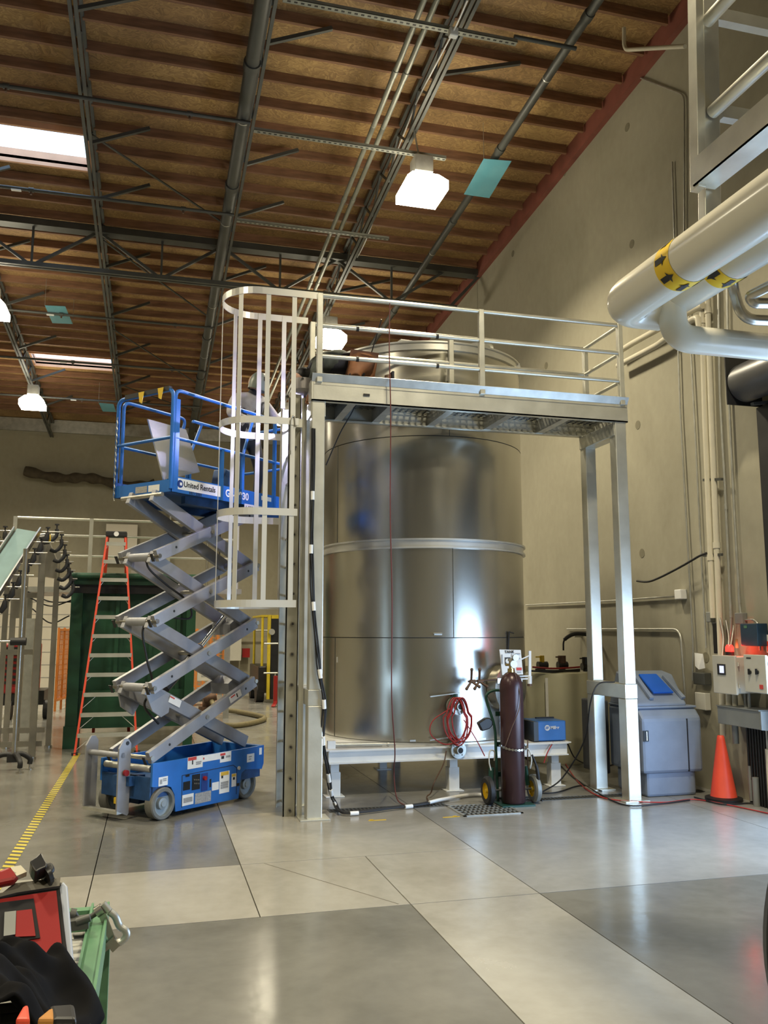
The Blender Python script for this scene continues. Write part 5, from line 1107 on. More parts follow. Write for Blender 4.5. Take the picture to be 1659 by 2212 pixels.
# floor hoses along right
for k, (lab, mat, pts) in enumerate((
    ('black hose lying along the floor from the bin to the right', BLACK, [fZ(1500, 1722, .012), fZ(1560, 1737, .012), fZ(1620, 1735, .012), fZ(1659, 1742, .012), fZ(1720, 1760, .012)]),
    ('thin dark red hose lying across the floor past the right post', REDH, [fZ(1215, 1640, .01), fZ(1250, 1690, .01), fZ(1300, 1722, .01), fZ(1370, 1731, .01), fZ(1440, 1733, .01), fZ(1500, 1727, .01), fZ(1580, 1740, .01), fZ(1700, 1766, .01)]),
    ('black cable lying on the floor from the tank stand past the right post', BLACK, [fZ(1212, 1655, .01), fZ(1240, 1680, .012), fZ(1290, 1712, .012), fZ(1350, 1739, .012), fZ(1420, 1737, .012), fZ(1490, 1728, .012)]),
    ('black cable rising from the floor to the right platform cross tube', BLACK, [fZ(1170, 1712, .01), fY(1215, 1680, 9.6), fY(1262, 1600, 9.3), fY(1275, 1520, 8.9), fY(1292, 1478, 8.85), fY(1328, 1473, 8.8)]),
    ('black lead curling from the blue welder to the floor', BLACK, [fY(1211, 1597, 9.85), fY(1225, 1605, 10.0), fY(1245, 1640, 10.2), fZ(1290, 1655, .02), fZ(1340, 1650, .02)]),
    ('dark red lead dropping from the welder over the stand', REDH, [fY(1195, 1603, 9.74), fY(1183, 1625, 9.72), fY(1175, 1648, 9.72)]),
    ('rusty red lead hanging over the stand beside the gas cylinder', RUST, [fY(1140, 1598, 9.74), fY(1140, 1640, 9.7), fZ(1142, 1690, .02)]),
    ('black cable on the floor between the hand truck and the right posts', BLACK, [fZ(1145, 1712, .01), fZ(1200, 1712, .01), fZ(1255, 1697, .01), fZ(1300, 1709, .01)]),
    ('thin cable looping on the floor left of the grate', RUST, [fZ(1040, 1733, .01), fY(963, 1640, 9.5), fY(935, 1690, 9.3), fZ(925, 1705, .05), fZ(930, 1725, .012), fZ(945, 1733, .012)]),
    ('black cable tail behind the hand truck wheel', BLACK, [fZ(1130, 1722, .01), fZ(1150, 1722, .01), fZ(1172, 1729, .01)]))):
    if k == 8: pts = [fY(964, 1622, 9.7), fY(958, 1650, 9.65), fY(938, 1690, 9.45), fZ(931, 1712, .06), fZ(922, 1722, .02), fZ(930, 1738, .012)]
    tag(MB().tube(smooth(pts), .009 if mat is BLACK else .0075, 6).build('floor_cable', mat), lab, 'cable')

# ================================================================== RIGHT WALL EQUIPMENT
def xt(px, X=6.40): return [fX(x, y, X) for x, y in px]
def pipe(name, px, r, mat, lab, cat='conduit', X=6.42, bend=.12, straps=0, grp=None, fit=None):
    pts = rounded(xt(px, X), bend) if len(px) > 2 else xt(px, X); t = thing(name, lab, cat, pts[-1], grp)
    MB().tube(pts, r, 10).build('pipe_run', mat, t)
    for f in (fit or []):
        i = min(range(len(pts) - 1), key=lambda k: abs(pts[k].z - f)); a, b = pts[i], pts[i + 1]; u = min(1, max(0, (f - a.z) / (b.z - a.z) if abs(b.z - a.z) > .01 else 0)); c = a.lerp(b, u)
        MB().cyl(c - ZD * .035, c + ZD * .035, r * 1.25, n=10).build('fitting', mat, t)
    return t
pipe('wall_conduit', [(1452, 350), (1458, 560), (1470, 900), (1490, 1250), (1498, 1400), (1496, 1470)], .012, GALV, 'thin conduit down the wall, first from the left of the vertical runs', fit=[3.2, 1.9])
pipe('wall_conduit', [(1240, 122), (1350, 155), (1478, 205), (1478, 500), (1500, 900), (1515, 1200), (1526, 1400)], .012, GALV, 'thin conduit from the roof corner bending down the wall', fit=[2.8])
pipe('plastic_pipe', [(1515, 600), (1523, 900), (1535, 1200), (1541, 1335)], .035, PVC, 'left one of the paired cream plastic pipes down the right wall', 'pipe', X=6.34, fit=[2.72, 5.6])
pipe('plastic_pipe', [(1527, 600), (1537, 900), (1549, 1200), (1560, 1480), (1562, 1590)], .035, PVC, 'right one of the paired cream plastic pipes, reaching lower', 'pipe', X=6.36, fit=[3.05, 5.7])
pipe('wall_conduit', [(1551, 580), (1555, 850), (1566, 1050), (1580, 1350), (1575, 1400)], .016, GALV, 'grey conduit just right of the cream plastic pipes', fit=[3.3, 2.4])
pipe('wall_conduit', [(1570, 580), (1574, 850), (1586, 1100), (1598, 1310), (1603, 1340)], .014, GALV, 'grey conduit ending at the small grey box above the red beacon', fit=[2.4])
pipe('wall_conduit', [(1136, 1307), (1300, 1299), (1458, 1288)], .012, GALV, 'horizontal conduit running along the wall to the small white box')
pipe('wall_conduit', [(1225, 1359), (1470, 1359), (1480, 1500), (1482, 1560)], .015, GALV, 'horizontal conduit bending down the wall behind the right posts', bend=.16)
pipe('plastic_pipe', [(1330, 765), (1360, 745), (1500, 668), (1518, 660)], .04, PVC, 'upper one of two cream pipes sloping along the wall behind the platform', 'pipe', X=6.3)
pipe('plastic_pipe', [(1335, 790), (1420, 745), (1495, 690), (1508, 685), (1512, 720)], .04, PVC, 'lower one of two cream pipes sloping along the wall behind the platform', 'pipe', X=6.3, bend=.05)
pipe('black_hose', [(1376, 1255), (1400, 1258), (1425, 1248), (1470, 1225), (1512, 1200), (1526, 1195)], .014, BLACK, 'black hose sagging across the wall between post and plastic pipes', 'hose', X=6.3, bend=.2)
for (y, lab) in ((1037, 'upper strut clamp holding the plastic pipes to the wall'), (1200, 'lower strut clamp holding the plastic pipes to the wall')):
    a = fX(1520, y, 6.36); b = fX(1560, y - 2, 6.36); tag(MB().bar(a, b, .03, .03).build('strut_clamp', DGREY), lab, 'clamp')
pipe('wall_conduit', [(1600, 1340), (1630, 1338), (1640, 1352), (1642, 1405)], .011, GALV, 'small conduit arching from the grey box to the right control box', bend=.06)
def wbox(name, x0, y0, x1, y1, Xf, depth, mat, lab, cat, bev=.008):
    a = fX(x0, y0, Xf); b = fX(x1, y1, Xf); t = thing(name, lab, cat, ((Xf + depth / 2), (a.y + b.y) / 2, min(a.z, b.z)))
    MB().box(Xf, min(a.y, b.y), min(a.z, b.z), Xf + depth, max(a.y, b.y), max(a.z, b.z)).build('enclosure', mat, t, bevel=bev); return t, a, b
wbox('switch_box', 1456, 1274, 1471, 1294, 6.36, .09, WHITE, 'small white box on the wall at the end of the horizontal conduit', 'box')
wbox('junction_box', 1586, 1324, 1604, 1348, 6.38, .07, GREYB, 'small grey junction box on the wall above the red beacon', 'box')
wbox('junction_box', 1524, 1322, 1534, 1344, 6.38, .07, GREYB, 'small grey junction box left of the plastic pipes', 'box')
t, a, b = wbox('meter_box', 1598, 1347, 1637, 1396, 6.28, .14, M('teal_enclosure', (.025, .055, .09), .4, 0, .1, 5), 'dark blue grey meter box on the wall above the control boxes', 'box')
p = fX(1610, 1354, 6.277); MB().cb(p, (.003, .05, .03)).build('green_sticker', GRN2, t)
# enclosures facing the camera (front faces -X, doors proud)
def ctrl(yc0, yc1, z0, z1, X0, lab):
    t = thing('control_box', lab, 'control box', (X0 + .1, (yc0 + yc1) / 2, z0)); MB().box(X0, yc0, z0, XW - .02, yc1, z1).build('enclosure', PANEL, t, bevel=.01); return t
# doors face the camera side (-Y)
def xbox(name_label, px0, px1, py0, py1, X0):
    p = fX(px0, (py0 + py1) / 2, X0); q = fX(px1, (py0 + py1) / 2, X0); zt, zb_ = fX(px0, py0, X0).z, fX(px0, py1, X0).z
    t = thing('control_box', name_label, 'control box', (X0 + .15, (p.y + q.y) / 2, zb_))
    MB().box(X0 + .03, q.y, zb_, XW - .005, p.y, zt).build('enclosure', PANEL, t, bevel=.012); MB().box(X0, q.y - .012, zb_ - .012, X0 + .03, p.y + .012, zt + .012).build('door', PANEL, t, bevel=.008)
    for z in (zb_ + .08, zt - .08): MB().cyl((X0 + .04, q.y - .018, z - .02), (X0 + .04, q.y - .018, z + .02), .009, n=8).build('hinge', PANEL, t)
    return t
def xrect(px0, py0, px1, py1, X0, nm, mat, par, d=.004):
    p = fX(px0, py0, X0); q = fX(px1, py1, X0); return MB().box(X0 - d, min(p.y, q.y), min(p.z, q.z), X0, max(p.y, q.y), max(p.z, q.z)).build(nm, mat, par)
c1 = xbox('pale grey control box with a small lit screen on the right wall', 1541, 1587, 1417, 1494, 6.12)
xrect(1550, 1434, 1568, 1458, 6.119, 'screen_bezel', BLACK, c1, .008); xrect(1554, 1438, 1564, 1454, 6.110, 'screen', SCREEN, c1, .002)
c2 = xbox('pale grey control box with two black switches and a red sticker', 1609, 1653, 1416, 1492, 6.12)
for x in (1621, 1637): p = fX(x, 1452, 6.12); MB().cyl(p, p + Vector((-.02, 0, 0)), .02).bar(p + Vector((-.02, 0, -.025)), p + Vector((-.02, 0, .035)), .014, .02).build('rotary_switch', BLACK, c2)
xrect(1641, 1479, 1649, 1489, 6.119, 'red_sticker', LABRED, c2); xrect(1612, 1420, 1622, 1423, 6.119, 'printed_mark', INK, c2, .002)
# red beacon
bcy = fX(1576, 1400, 6.24).y; bcz = fX(1541, 1417, 6.12).z + .0; bq = thing('beacon', 'red glowing warning beacon on top of the control box', 'beacon', (6.24, bcy, bcz))
MB().cyl((6.24, bcy, bcz), (6.24, bcy, bcz + .05), .045, n=16).build('beacon_base', BLACK, bq); MB().lathe((6.24, bcy, bcz + .05), [(.045, 0), (.045, .05), (.03, .075), (0, .08)], 18).build('beacon_lens', REDLAMP, bq)
l = bpy.data.lights.new('beacon_light', 'POINT'); l.energy = 3; l.color = (1, .04, .02); l.shadow_soft_size = .04; o = bpy.data.objects.new('beacon_light', l); COL.objects.link(o); o.location = (6.28, bcy - .1, bcz + .1)
p = fY(1591, 1390, 8.3); tag(MB().cb(p, (.035, .01, .10)).build('green_tag', GRN2), 'light green tag standing behind the red beacon', 'tag')
for (x0, y0, x1, y1, lab) in ((1555, 1335, 1560, 1418, 'a'), (1568, 1340, 1571, 1418, 'b'), (1582, 1300, 1577, 1405, 'c')):
    a = fY(x0, y0, 8.62); b = fY(x1, y1, 8.5); tag(MB().tube(smooth([a, a.lerp(b, .5) + Vector((.03, 0, 0)), b]), .011, 8).build('flexible_conduit', GALV), {'a': 'grey flexible conduit dropping into the back of the screened control box, left', 'b': 'grey flexible conduit dropping into the screened control box, middle', 'c': 'grey flexible conduit dropping beside the red beacon'}[lab], 'conduit')
# trough with pipes below
tr = thing('cable_trough', 'grey steel cable trough on the wall under the control boxes', 'trough', (6.2, 8.3, .8))
p = fX(1549, 1525, 6.18); q = fX(1640, 1540, 6.18); zb_ = fX(1549, 1562, 6.18).z
MB().box(6.18, q.y, zb_, XW - .005, p.y, p.z).build('trough_body', GREYB, tr, bevel=.006); MB().box(6.17, q.y - .004, p.z, XW - .005, p.y + .004, p.z + .012).build('trough_lid', GREYB, tr)
MB().prism([(6.18, q.y - .003, zb_), (XW - .01, q.y - .003, zb_ - .03), (XW - .01, q.y - .003, p.z), (6.18, q.y - .003, p.z)], (0, -.02, 0)).build('trough_end', GREYB, tr)
for i in range(9):
    x = 6.36; yy = 8.30 - .045 * i; MB().cyl((x, yy, .0), (x, yy, zb_), .014, n=8).build('down_pipe', BLK2 if i < 7 else GALV, tr)
for x, z in ((8.45, .62), (8.16, .0)): MB().cyl((6.32, x, z), (6.32, x, zb_ if x > 8.3 else .3), .035, n=12).build('conduit_stub', GREYB, tr)
for x in (8.16, 8.22): MB().cyl((6.3, x, .95), (6.3, x, 1.25), .018, n=10).build('riser_conduit', GREYB, tr)
MB().cyl((6.3, 8.5, .95), (6.3, 8.5, 1.16), .035, n=12).cyl((6.3, 8.4, .95), (6.3, 8.4, 1.16), .03, n=12).build('riser_conduit', PVC, tr)
p = fY(1632, 1678, 8.3); vq = MB().cyl(p + Vector((-.06, 0, -.25)), p + Vector((-.06, 0, .12)), .028).cyl(p + Vector((-.08, 0, 0)), p + Vector((-.02, 0, 0)), .03); tag(vq.build('floor_valve', GREYB), 'grey pipe valve low on the right wall beside the cone', 'valve')
tag(MB().cyl(p + Vector((-.03, -.01, .0)), p + Vector((.04, -.01, -.01)), .02).ell(p + Vector((.02, -.02, 0)), (.04, .015, .022), 6).build('valve_handle', CONE), 'small orange handle on the grey valve low on the right wall', 'handle')
# paper notes, outlets left of the boxes
nb = thing('paper_note', 'crumpled white paper notes pinned to the wall behind the bin', 'paper', fX(1510, 1430, 6.38))
a = fX(1500, 1410, 6.38); b = fX(1523, 1447, 6.38); MB().prism([(6.38, a.y, a.z), (6.36, b.y, a.z - .01), (6.38, b.y, b.z + .02), (6.36, (a.y + b.y) / 2, b.z), (6.38, a.y, b.z + .04)], (.004, 0, 0)).build('sheet', PAPER, nb)
wbox('outlet_box', 1500, 1495, 1524, 1535, 6.36, .08, PANEL, 'grey outlet box with red print on the wall behind the bin', 'box')
wbox('switch_gear', 1538, 1345, 1552, 1412, 6.36, .08, BLK2, 'black switch gear on the wall between the plastic pipes and the control box', 'switch')
wbox('wall_meter', 1496, 1452, 1522, 1480, 6.34, .1, DGREY, 'round dark meter on the wall under the paper notes', 'meter')
a = fX(1654, 1371, 6.40); o = fX(1668, 1410, 6.40); MBq = MB().box(6.40, o.y, o.z, 6.41, a.y, a.z); q = MBq.build('warning_sign', PAPER); tag(q, 'white and orange sign cut off by the right edge', 'sign'); MB().box(6.397, o.y, o.z + .01, 6.40, a.y - .01, o.z + .12).build('orange_band', CONE, q)
tag(MB().cyl((6.36, 7.95, .0), (6.36, 7.95, .62), .05, n=14).build('floor_riser', PVC), 'short pale pipe stub rising at the right edge of the picture', 'pipe')
# door coil
dc = thing('rollup_door', 'dark grey coiled roll-up door above the opening at the right edge', 'door', (6.2, 6, 4.3))
cz = 4.57
MB().cyl((6.22, 1.2, cz), (6.22, 7.83, cz), .215, n=48).build('door_coil', M('coil_grey', (.13, .13, .135), .35, .5, .06, 3), dc)
MB().box(6.0, 7.845, 4.32, XW, 7.86, 5.05).build('coil_end_plate', BLACK, dc); MB().box(6.36, 7.5, 0.0, XW, 7.84, 4.3).build('door_guide', BLACK, dc); MB().box(6.3, 1.2, 0, XW, 1.3, cz - .3).build('door_guide', BLACK, dc)
MB().box(6.44, 1.3, 2.05, 6.46, 7.6, 4.5).build('door_curtain', GREYD, dc); MB().bar((6.2, 7.7, 4.30), (6.45, 7.7, 4.34), .05, .03).build('coil_bracket', GREYD, dc)
# poly tanks with pumps
pt = thing('chemical_tank', 'cream plastic tank with dosing pumps on top behind the tank stand', 'tank', (5.75, 11.7, 0))
MB().lathe((5.78, 11.75, 0), [(0, 0), (.44, 0), (.46, .03), (.46, 1.22), (.44, 1.26), (0, 1.30)], 48).build('tank_body', POLY, pt)
MB().box(5.42, 11.37, .25, 5.46, 11.38, 1.2).build('level_strip', PAPER, pt)
p2 = thing('chemical_tank', 'cream plastic tank partly hidden by the steel tank edge, left of the dosing pumps', 'tank', (5.2, 12.3, 0))
MB().lathe((5.28, 12.45, 0), [(0, 0), (.36, 0), (.38, .03), (.38, 1.30), (.36, 1.34), (0, 1.36)], 40).build('tank_body', POLY, p2)
for i, (x, y, col) in enumerate(((1171, 1437, YEL), (1214, 1437, RUST), (1266, 1440, BLK2))):
    p = fY(x, y, 11.7); t = thing('dosing_pump', ['black dosing pump with a yellow top on the cream tanks', 'dosing pump with an orange brown motor in the middle of the cream tank', 'black dosing pump half behind the right platform post'][i], 'pump', (p.x, p.y, p.z - .06))
    MB().cyl(p + Vector((-.07, 0, 0)), p + Vector((.08, 0, 0)), .055, n=14).cyl(p + Vector((0, 0, -.07)), p + Vector((0, 0, .03)), .05, n=12).build('pump_head', BLK2, t)
    MB().cyl(p + Vector((0, 0, .03)), p + Vector((0, 0, .14)), .035 if i == 0 else .06, n=14).build('pump_motor', col, t); MB().cyl(p + Vector((-.1, 0, .12)), p + Vector((.02, 0, .12)), .01).build('side_nozzle', col, t)
pts = smooth([fY(x, y, 11.75) for x, y in ((1217, 1405), (1218, 1385), (1228, 1375), (1245, 1369), (1275, 1371))]); tag(MB().tube(pts, [.014] * 10 + [.03] * (len(pts) - 10), 8).build('pump_hose', BLACK), 'black hose curving up from the middle dosing pump', 'hose')
pts = rounded([fY(x, y, 12.2) for x, y in ((1240, 1372), (1330, 1372), (1340, 1390), (1342, 1440))], .15); tag(MB().tube(pts, .035, 10).build('grey_pipe', GALV), 'grey pipe arching behind the right platform posts', 'pipe')
for i, (y, dx) in enumerate(((1441, 0), (1446, 6), (1449, -4))):
    pts = smooth([fY(1150 + dx, y, 11.5), fY(1190, y + 3, 11.42), fY(1225 + dx, y + 2, 11.5), fY(1252, y, 11.6)]); tag(MB().tube(pts, .014, 6).build('pump_cable', BLACK if i else RED), ['red cable on top of the cream tanks', 'black cable across the top of the cream tanks, rear', 'black cable across the top of the cream tanks, front'][i], 'cable')
# ================================================================== UPPER RIGHT: WHITE PIPES AND SECOND PLATFORM FRAME
x1 = 3.06; z1 = 4.09
wpz = thing('insulated_pipe', 'big glossy cream pipe with yellow arrow band, nearest at the upper right', 'pipe', (x1, 4, z1), 'large cream pipes at the upper right')
MB().tube(rounded([(x1, -1, z1), (x1, 5.05, z1), (x1 + .3, 5.05, z1)], .24, 10), .15, 28).build('pipe_run', CREAM, wpz)
x2 = 3.42; z2 = 4.17
wp2 = thing('insulated_pipe', 'second cream pipe with a drop leg turning right, behind the nearest one', 'pipe', (x2, 4, z2), 'large cream pipes at the upper right')
MB().tube(rounded([(x2, -1, z2), (x2, 5.0, z2), (x2, 5.02, z2)], .005), .148, 28).lathe((x2, 5.01, z2), [(.148, .0), (.14, .05), (.11, .10), (.06, .13), (0, .14)], 28, ax=(0, 1, 0)).build('pipe_run', CREAM, wp2)
p = fY(1440, 715, 4.9)
MB().tube(rounded([(3.37, 4.93, z2 - .02), (3.37, 4.93, 3.84), (6.2, 4.93, 3.84)], .17, 8), .095, 24).build('drop_leg', CREAM, wp2)
def arrowband(x, z, R, y, par, dirn):
    MB().lathe((x, y, z), [(R + .002, 0), (R + .002, .15)], 40, ax=(0, 1, 0)).build('yellow_band', YEL, par)
    for a in range(0, 360, 45):
        m = MB()
        def pt(da, dy):
            t = math.radians(a + da); return Vector((x + (R + .006) * math.cos(t), y + dy, z + (R + .006) * math.sin(t)))
        yy = (lambda v: v) if dirn > 0 else (lambda v: .15 - v)
        m.add([pt(-7, yy(.015)), pt(7, yy(.015)), pt(7, yy(.08)), pt(-7, yy(.08))], [(0, 1, 2, 3)]); m.add([pt(-15, yy(.08)), pt(-5, yy(.10)), pt(0, yy(.135)), pt(0, yy(.08)), pt(5, yy(.10)), pt(15, yy(.08))], [(0, 3, 2, 1), (3, 5, 4, 2)])
        m.build('flow_arrow', BLACK, par)
arrowband(x1, z1, .15, 4.27, wpz, -1); arrowband(x2, z2, .148, 4.33, wp2, 1)
sp_ = thing('steel_loop_pipe', 'bent stainless pipe loop under the cream pipes at the right edge', 'pipe', (4, 4.2, 3.7), 'bent stainless pipes at the right edge')
D = lambda x, y, Y: fY(x, y, Y)
MB().tube(rounded([D(1720, 478, 3.9), D(1580, 575, 4.6), D(1583, 620, 4.7), D(1603, 690, 4.7), D(1720, 695, 4.7)], .16, 8), .036, 16).build('pipe_run', SSTL, sp_)
s2 = thing('steel_loop_pipe', 'smaller bent stainless pipe inside the loop at the right edge', 'pipe', (4, 4.2, 3.9), 'bent stainless pipes at the right edge')
MB().tube(rounded([D(1720, 590, 3.9), D(1618, 640, 4.2), D(1628, 655, 4.2), D(1720, 656, 4.2)], .08, 8), .032, 16).build('pipe_run', SSTL, s2)
uf = thing('upper_platform_frame', 'aluminium post and rails of a second platform high at the upper right', 'platform', (3.7, 5, 4.9))
b0 = D(1520, 400, 5.0)
MB().bar(D(1492, -80, 5.0) + Vector((0.035, 0, 0)), D(1499, 408, 5.0) + Vector((.035, 0, 0)), .065, .10, (1, 0, 0)).build('corner_angle', ALU, uf, bevel=.003)
MB().bar(D(1527, -80, 5.06), D(1534, 560, 5.06), .13, .09, (1, 0, 0)).build('corner_post', ALU, uf, bevel=.004)
for y0 in (32, 240):
    z = D(1530, y0, 5.06).z
    MB().bar((3.95, 5.06, z), (6.3, 5.06, z), .07, .10).build('rail_tube', ALU, uf)
for y0 in (38, 233):
    z = D(1515, y0, 4.98).z
    MB().cyl((3.84, 5.0, z), (3.84, 1.0, z), .05, n=18).build('hand_rail', ALU, uf)
z = D(1500, 400, 5.0).z
MB().box(3.64, 0, z - .01, 3.65, 5.0, z + .19).box(3.64, 0, z - .01, 3.82, 5.0, z).build('edge_channel', ALU, uf)
tag(MB().tube(rounded([fX(1348, 60, 5.6), fX(1348, 108, 5.6), fX(1480, 100, 5.6)], .12), .025, 10).build('white_pipe', PVC), 'thin white pipe with an elbow hanging under the roof at the top right', 'pipe')

# ================================================================== FOREGROUND LEFT: ROLLER CONVEYOR WITH TOOLS
rc = thing('roller_conveyor', 'light green gravity roller conveyor in the lower left foreground', 'conveyor', (-.45, 2.6, 0))
for x in (-.14, -.86):
    MB().box(x - .026, .6, .82, x + .026, 3.30, .902).box(x - .030, .6, .82, x - .022, 3.30, .915).box(x + .022, .6, .82, x + .03, 3.30, .915).build('side_rail', GRN2, rc)
MB().box(-.86, 3.27, .80, -.14, 3.31, .90).build('end_cross_member', GRN2, rc)
r0 = None; k = 0
y = 3.05
while y > .7:
    if r0 is None: r0 = MB().cyl((-.85, y, .875), (-.15, y, .875), .024, n=14).build('roller', GALV, rc); yy0 = y
    else: dup(r0, (0, y - yy0, 0))
    y -= .064
for y in (3.2, 1.0):
    for x in (-.12, -.88): MB().box(x - .02, y - .03, 0, x + .02, y + .03, .83).build('leg', GRN2, rc)
    MB().box(-.88, y - .02, .35, -.12, y + .02, .39).build('leg_brace', GRN2, rc)
for y in (3.2, 2.95, 2.7, 2.3, 2.0): MB().cyl((-.135, y, .87), (-.125, y, .87), .010, n=8).build('bolt', SSTL, rc)
# clamp
fc = thing('bar_clamp', 'steel bar clamp gripping the far end of the green roller conveyor', 'clamp', (-.1, 3.2, .9))
K = lambda x, y, Y=3.12: fY(x, y, Y)
MB().tube([K(170, 1997), K(190, 1984), K(213, 1970)], .009, 8).build('screw', DGREY, fc); MB().cyl(K(208, 1972), K(222, 1962), .018, n=12).build('screw_boss', SSTL, fc)
MB().cyl(K(222, 1952), K(236, 1968), .012, n=8).build('tommy_pad', GALV, fc)
MB().bar(K(218, 1968), K(243, 2030), .022, .012, (1, 0, .3)).build('clamp_bar', SSTL, fc)
MB().tube(smooth([K(237, 1969), K(249, 1980), K(258, 2000), K(271, 2010), K(273, 2022), K(262, 2034), K(246, 2038)]), .012, 10).build('handle_bow', GALV, fc)
MB().bar(K(236, 2028), K(252, 2046), .035, .03).build('sliding_jaw', SSTL, fc); MB().bar(K(241, 2036), K(212, 2058), .02, .02).build('lower_arm', SSTL, fc)
# red machine
po = Vector((-.33, 2.62, 1.03)); pn = Vector((.10, -.62, .78)).normalized()
G = lambda x, y: fP(x, y, po, pn)
mc = thing('red_machine', 'red and black portable power unit with grey corner bumpers lying on the roller conveyor', 'machine', G(80, 2000))
MB().prism([G(x, y) for x, y in ((-190, 1960), (0, 1935), (25, 1920), (135, 1902), (143, 1915), (160, 2085), (150, 2098), (-190, 2130))], -pn * .16).build('case_body', BLK2, mc, bevel=.012)
MB().prism([G(x, y) + pn * .004 for x, y in ((128, 1918), (136, 1903), (146, 1915), (160, 2082), (151, 2095), (142, 2040))], -pn * .15).build('grey_bumper', M('pale_blue_bumper', (.34, .38, .46), .4, 0, .05, 4), mc, bevel=.006)
MB().prism([G(x, y) + pn * .002 for x, y in ((-190, 1970), (5, 1935), (30, 1915), (130, 1902), (128, 1920), (35, 1935), (0, 1944), (-190, 1992))], pn * .012).build('top_bezel', M('warm_grey_bezel', (.13, .12, .10), .5, 0, .1, 6), mc)
MB().prism([G(x, y) + pn * .003 for x, y in ((-190, 1985), (3, 1946), (121, 1928), (138, 2095), (-190, 2120))], pn * .006).build('red_panel', RED, mc)
MB().prism([G(x, y) + pn * .010 for x, y in ((-190, 1990), (8, 1955), (72, 1947), (86, 2032), (8, 2045), (-190, 2070))], pn * .003).build('black_recess', BLK2, mc)
MB().prism([G(x, y) + pn * .014 for x, y in ((35, 1976), (68, 1972), (76, 2030), (32, 2032))], pn * .003).build('inner_red_panel', RED, mc)
MB().prism([G(x, y) + pn * .014 for x, y in ((9, 1980), (34, 1977), (32, 2028), (7, 2032))], pn * .006).build('grey_handle_strip', GREYB, mc)
a = G(20, 1900); tag(MB().prism([fP(x, y, po + pn * .03, pn) for x, y in ((21, 1883), (44, 1879), (57, 1893), (35, 1902))], pn * .02).build('cream_block', PVC), 'small cream block lying on top of the red power unit', 'block')
tag(MB().prism([fP(x, y, po + pn * .02, pn) for x, y in ((-60, 1905), (0, 1892), (20, 1884), (45, 1898), (30, 1915), (-60, 1935))], pn * .03).build('red_cloth', RED, bevel=.01), 'scrap of red cloth behind the red power unit at the left edge', 'cloth')
gp_ = lambda x, y, k=.02: fP(x, y, po + pn * k, pn)
gm = MB().prism([gp_(x, y) for x, y in ((62, 1884), (74, 1876), (82, 1868), (88, 1866), (92, 1876), (99, 1888), (98, 1896), (84, 1902), (74, 1908), (66, 1896))], pn * .05)
gm.cyl(gp_(96, 1893, .03), gp_(104, 1888, .03), .03, n=14)
tag(gm.build('black_grip', BLK2, bevel=.008), 'shiny black grip lying on the top edge of the red power unit', 'grip')
tag(MB().tube(smooth([fP(x, y, po + pn * .02, pn) for x, y in ((92, 1892), (103, 1886), (110, 1880), (107, 1872), (98, 1874))]), .010, 8).tube(smooth([fP(x, y, po + pn * .02, pn) for x, y in ((92, 1892), (100, 1892), (116, 1899))]), .005, 6).build('spare_cable', BLACK), 'black cord end beside the shiny grip', 'cord')
tl = MB().bar(K(150, 1997, 3.02), K(192, 1990, 3.02), .05, .03).cyl(K(160, 1970, 3.05), K(172, 1992, 3.05), .008).cyl(K(150, 1976, 3.05), K(163, 1978, 3.05), .02).cyl(K(165, 1992, 3.0), K(195, 1982, 3.0), .012)
tag(tl.build('small_vise', DGREY), 'small dark metal vise on the far end of the roller conveyor', 'vise')
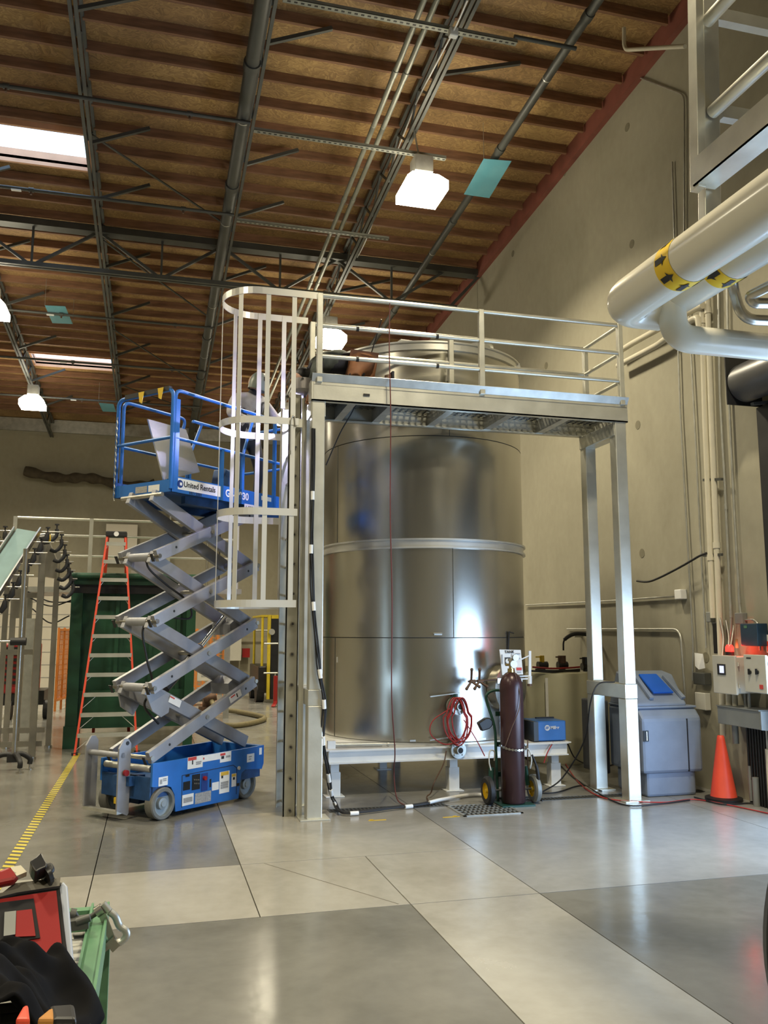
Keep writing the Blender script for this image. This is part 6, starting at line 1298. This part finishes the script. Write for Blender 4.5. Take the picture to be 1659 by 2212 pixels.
# cloth heap
from mathutils import noise as mnoise
vs = []; fs = []; nx, ny = 70, 60; rr = random.Random(5)
for j in range(ny + 1):
    for i in range(nx + 1):
        u, v = i / nx, j / ny; X = -.95 + .84 * u; Y = 1.95 + .60 * v
        edge = min(1, 5 * (1 - u)) * min(1, 4.5 * (1 - v)) ; edge = edge ** .6
        h = .13 + .04 * math.sin(9 * u + 4 * v) + .03 * math.sin(17 * v - 6 * u) + .02 * math.sin(31 * u + 13 * v) + .012 * math.sin(47 * v + 20 * u)
        h += .10 * math.exp(-((u - .885) / .035)**2 - ((v - .86) / .09)**2) + .03 * abs(math.sin(6 * u + 7 * v)) + .05 * (.5 - abs(mnoise.noise(Vector((7 * u, 6 * v, 3))))) + .03 * abs(mnoise.noise(Vector((16 * u, 12 * v, 1))))
        X += .03 * math.sin(11 * v) * u; Y += .03 * math.sin(9 * u)
        vs.append((X, Y, .90 + h * edge * 1.0))
for j in range(ny):
    for i in range(nx): k = j * (nx + 1) + i; fs.append((k, k + 1, k + nx + 2, k + nx + 1))
cl = MB().add(vs, fs, True).build('jacket_heap', CLOTH); sb = cl.modifiers.new('s', 'SUBSURF'); sb.levels = sb.render_levels = 1; so = cl.modifiers.new('t', 'SOLIDIFY'); so.thickness = .008
tag(cl, 'charcoal cloth jacket heaped over the red power unit in the lower left corner', 'jacket')
T = lambda x, y, z=1.12: fZ(x, y, z)
tag(MB().prism([T(32, 2225), T(48, 2196), T(60, 2192), T(64, 2225)], (0, 0, .02)).build('red_tool_handle', REDL, bevel=.006), 'bright red tool handle at the bottom edge in front of the cloth', 'tool')
tag(MB().prism([T(78, 2225), T(104, 2203), T(116, 2198), T(116, 2225)], (0, 0, .02)).build('orange_tool_handle', M('orange_brown_leather', (.45, .2, .04), .6, 0, .1, 10), bevel=.006), 'orange brown tool handle at the bottom edge', 'tool')
tag(MB().prism([T(104, 2194), T(160, 2190), T(165, 2225), T(112, 2225)], (0, 0, .02)).build('dark_tool_case', BLK2, bevel=.008), 'dark grey tool case lying at the bottom edge on the rollers', 'case')
# dark rounded object cut by the right edge
tt = thing('tyre', 'black rubber tyre edge cut off by the lower right of the picture', 'tyre', (2.7, 3.1, 0))
c = Vector((2.87, 3.12, .62)); MB().lathe(c, [(.30, -.10), (.52, -.11), (.58, -.06), (.58, .06), (.52, .11), (.30, .10)], 48, ax=(.35, -.93, 0)).build('tyre_body', BLACK, tt)
MB().lathe(c, [(0, -.04), (.30, -.06), (.30, .06), (0, .04)], 30, ax=(.35, -.93, 0)).build('wheel_disc', DGREY, tt)
MB().box(2.75, 2.95, 0, 3.0, 3.3, .05).build('tyre_chock', BLACK, tt)
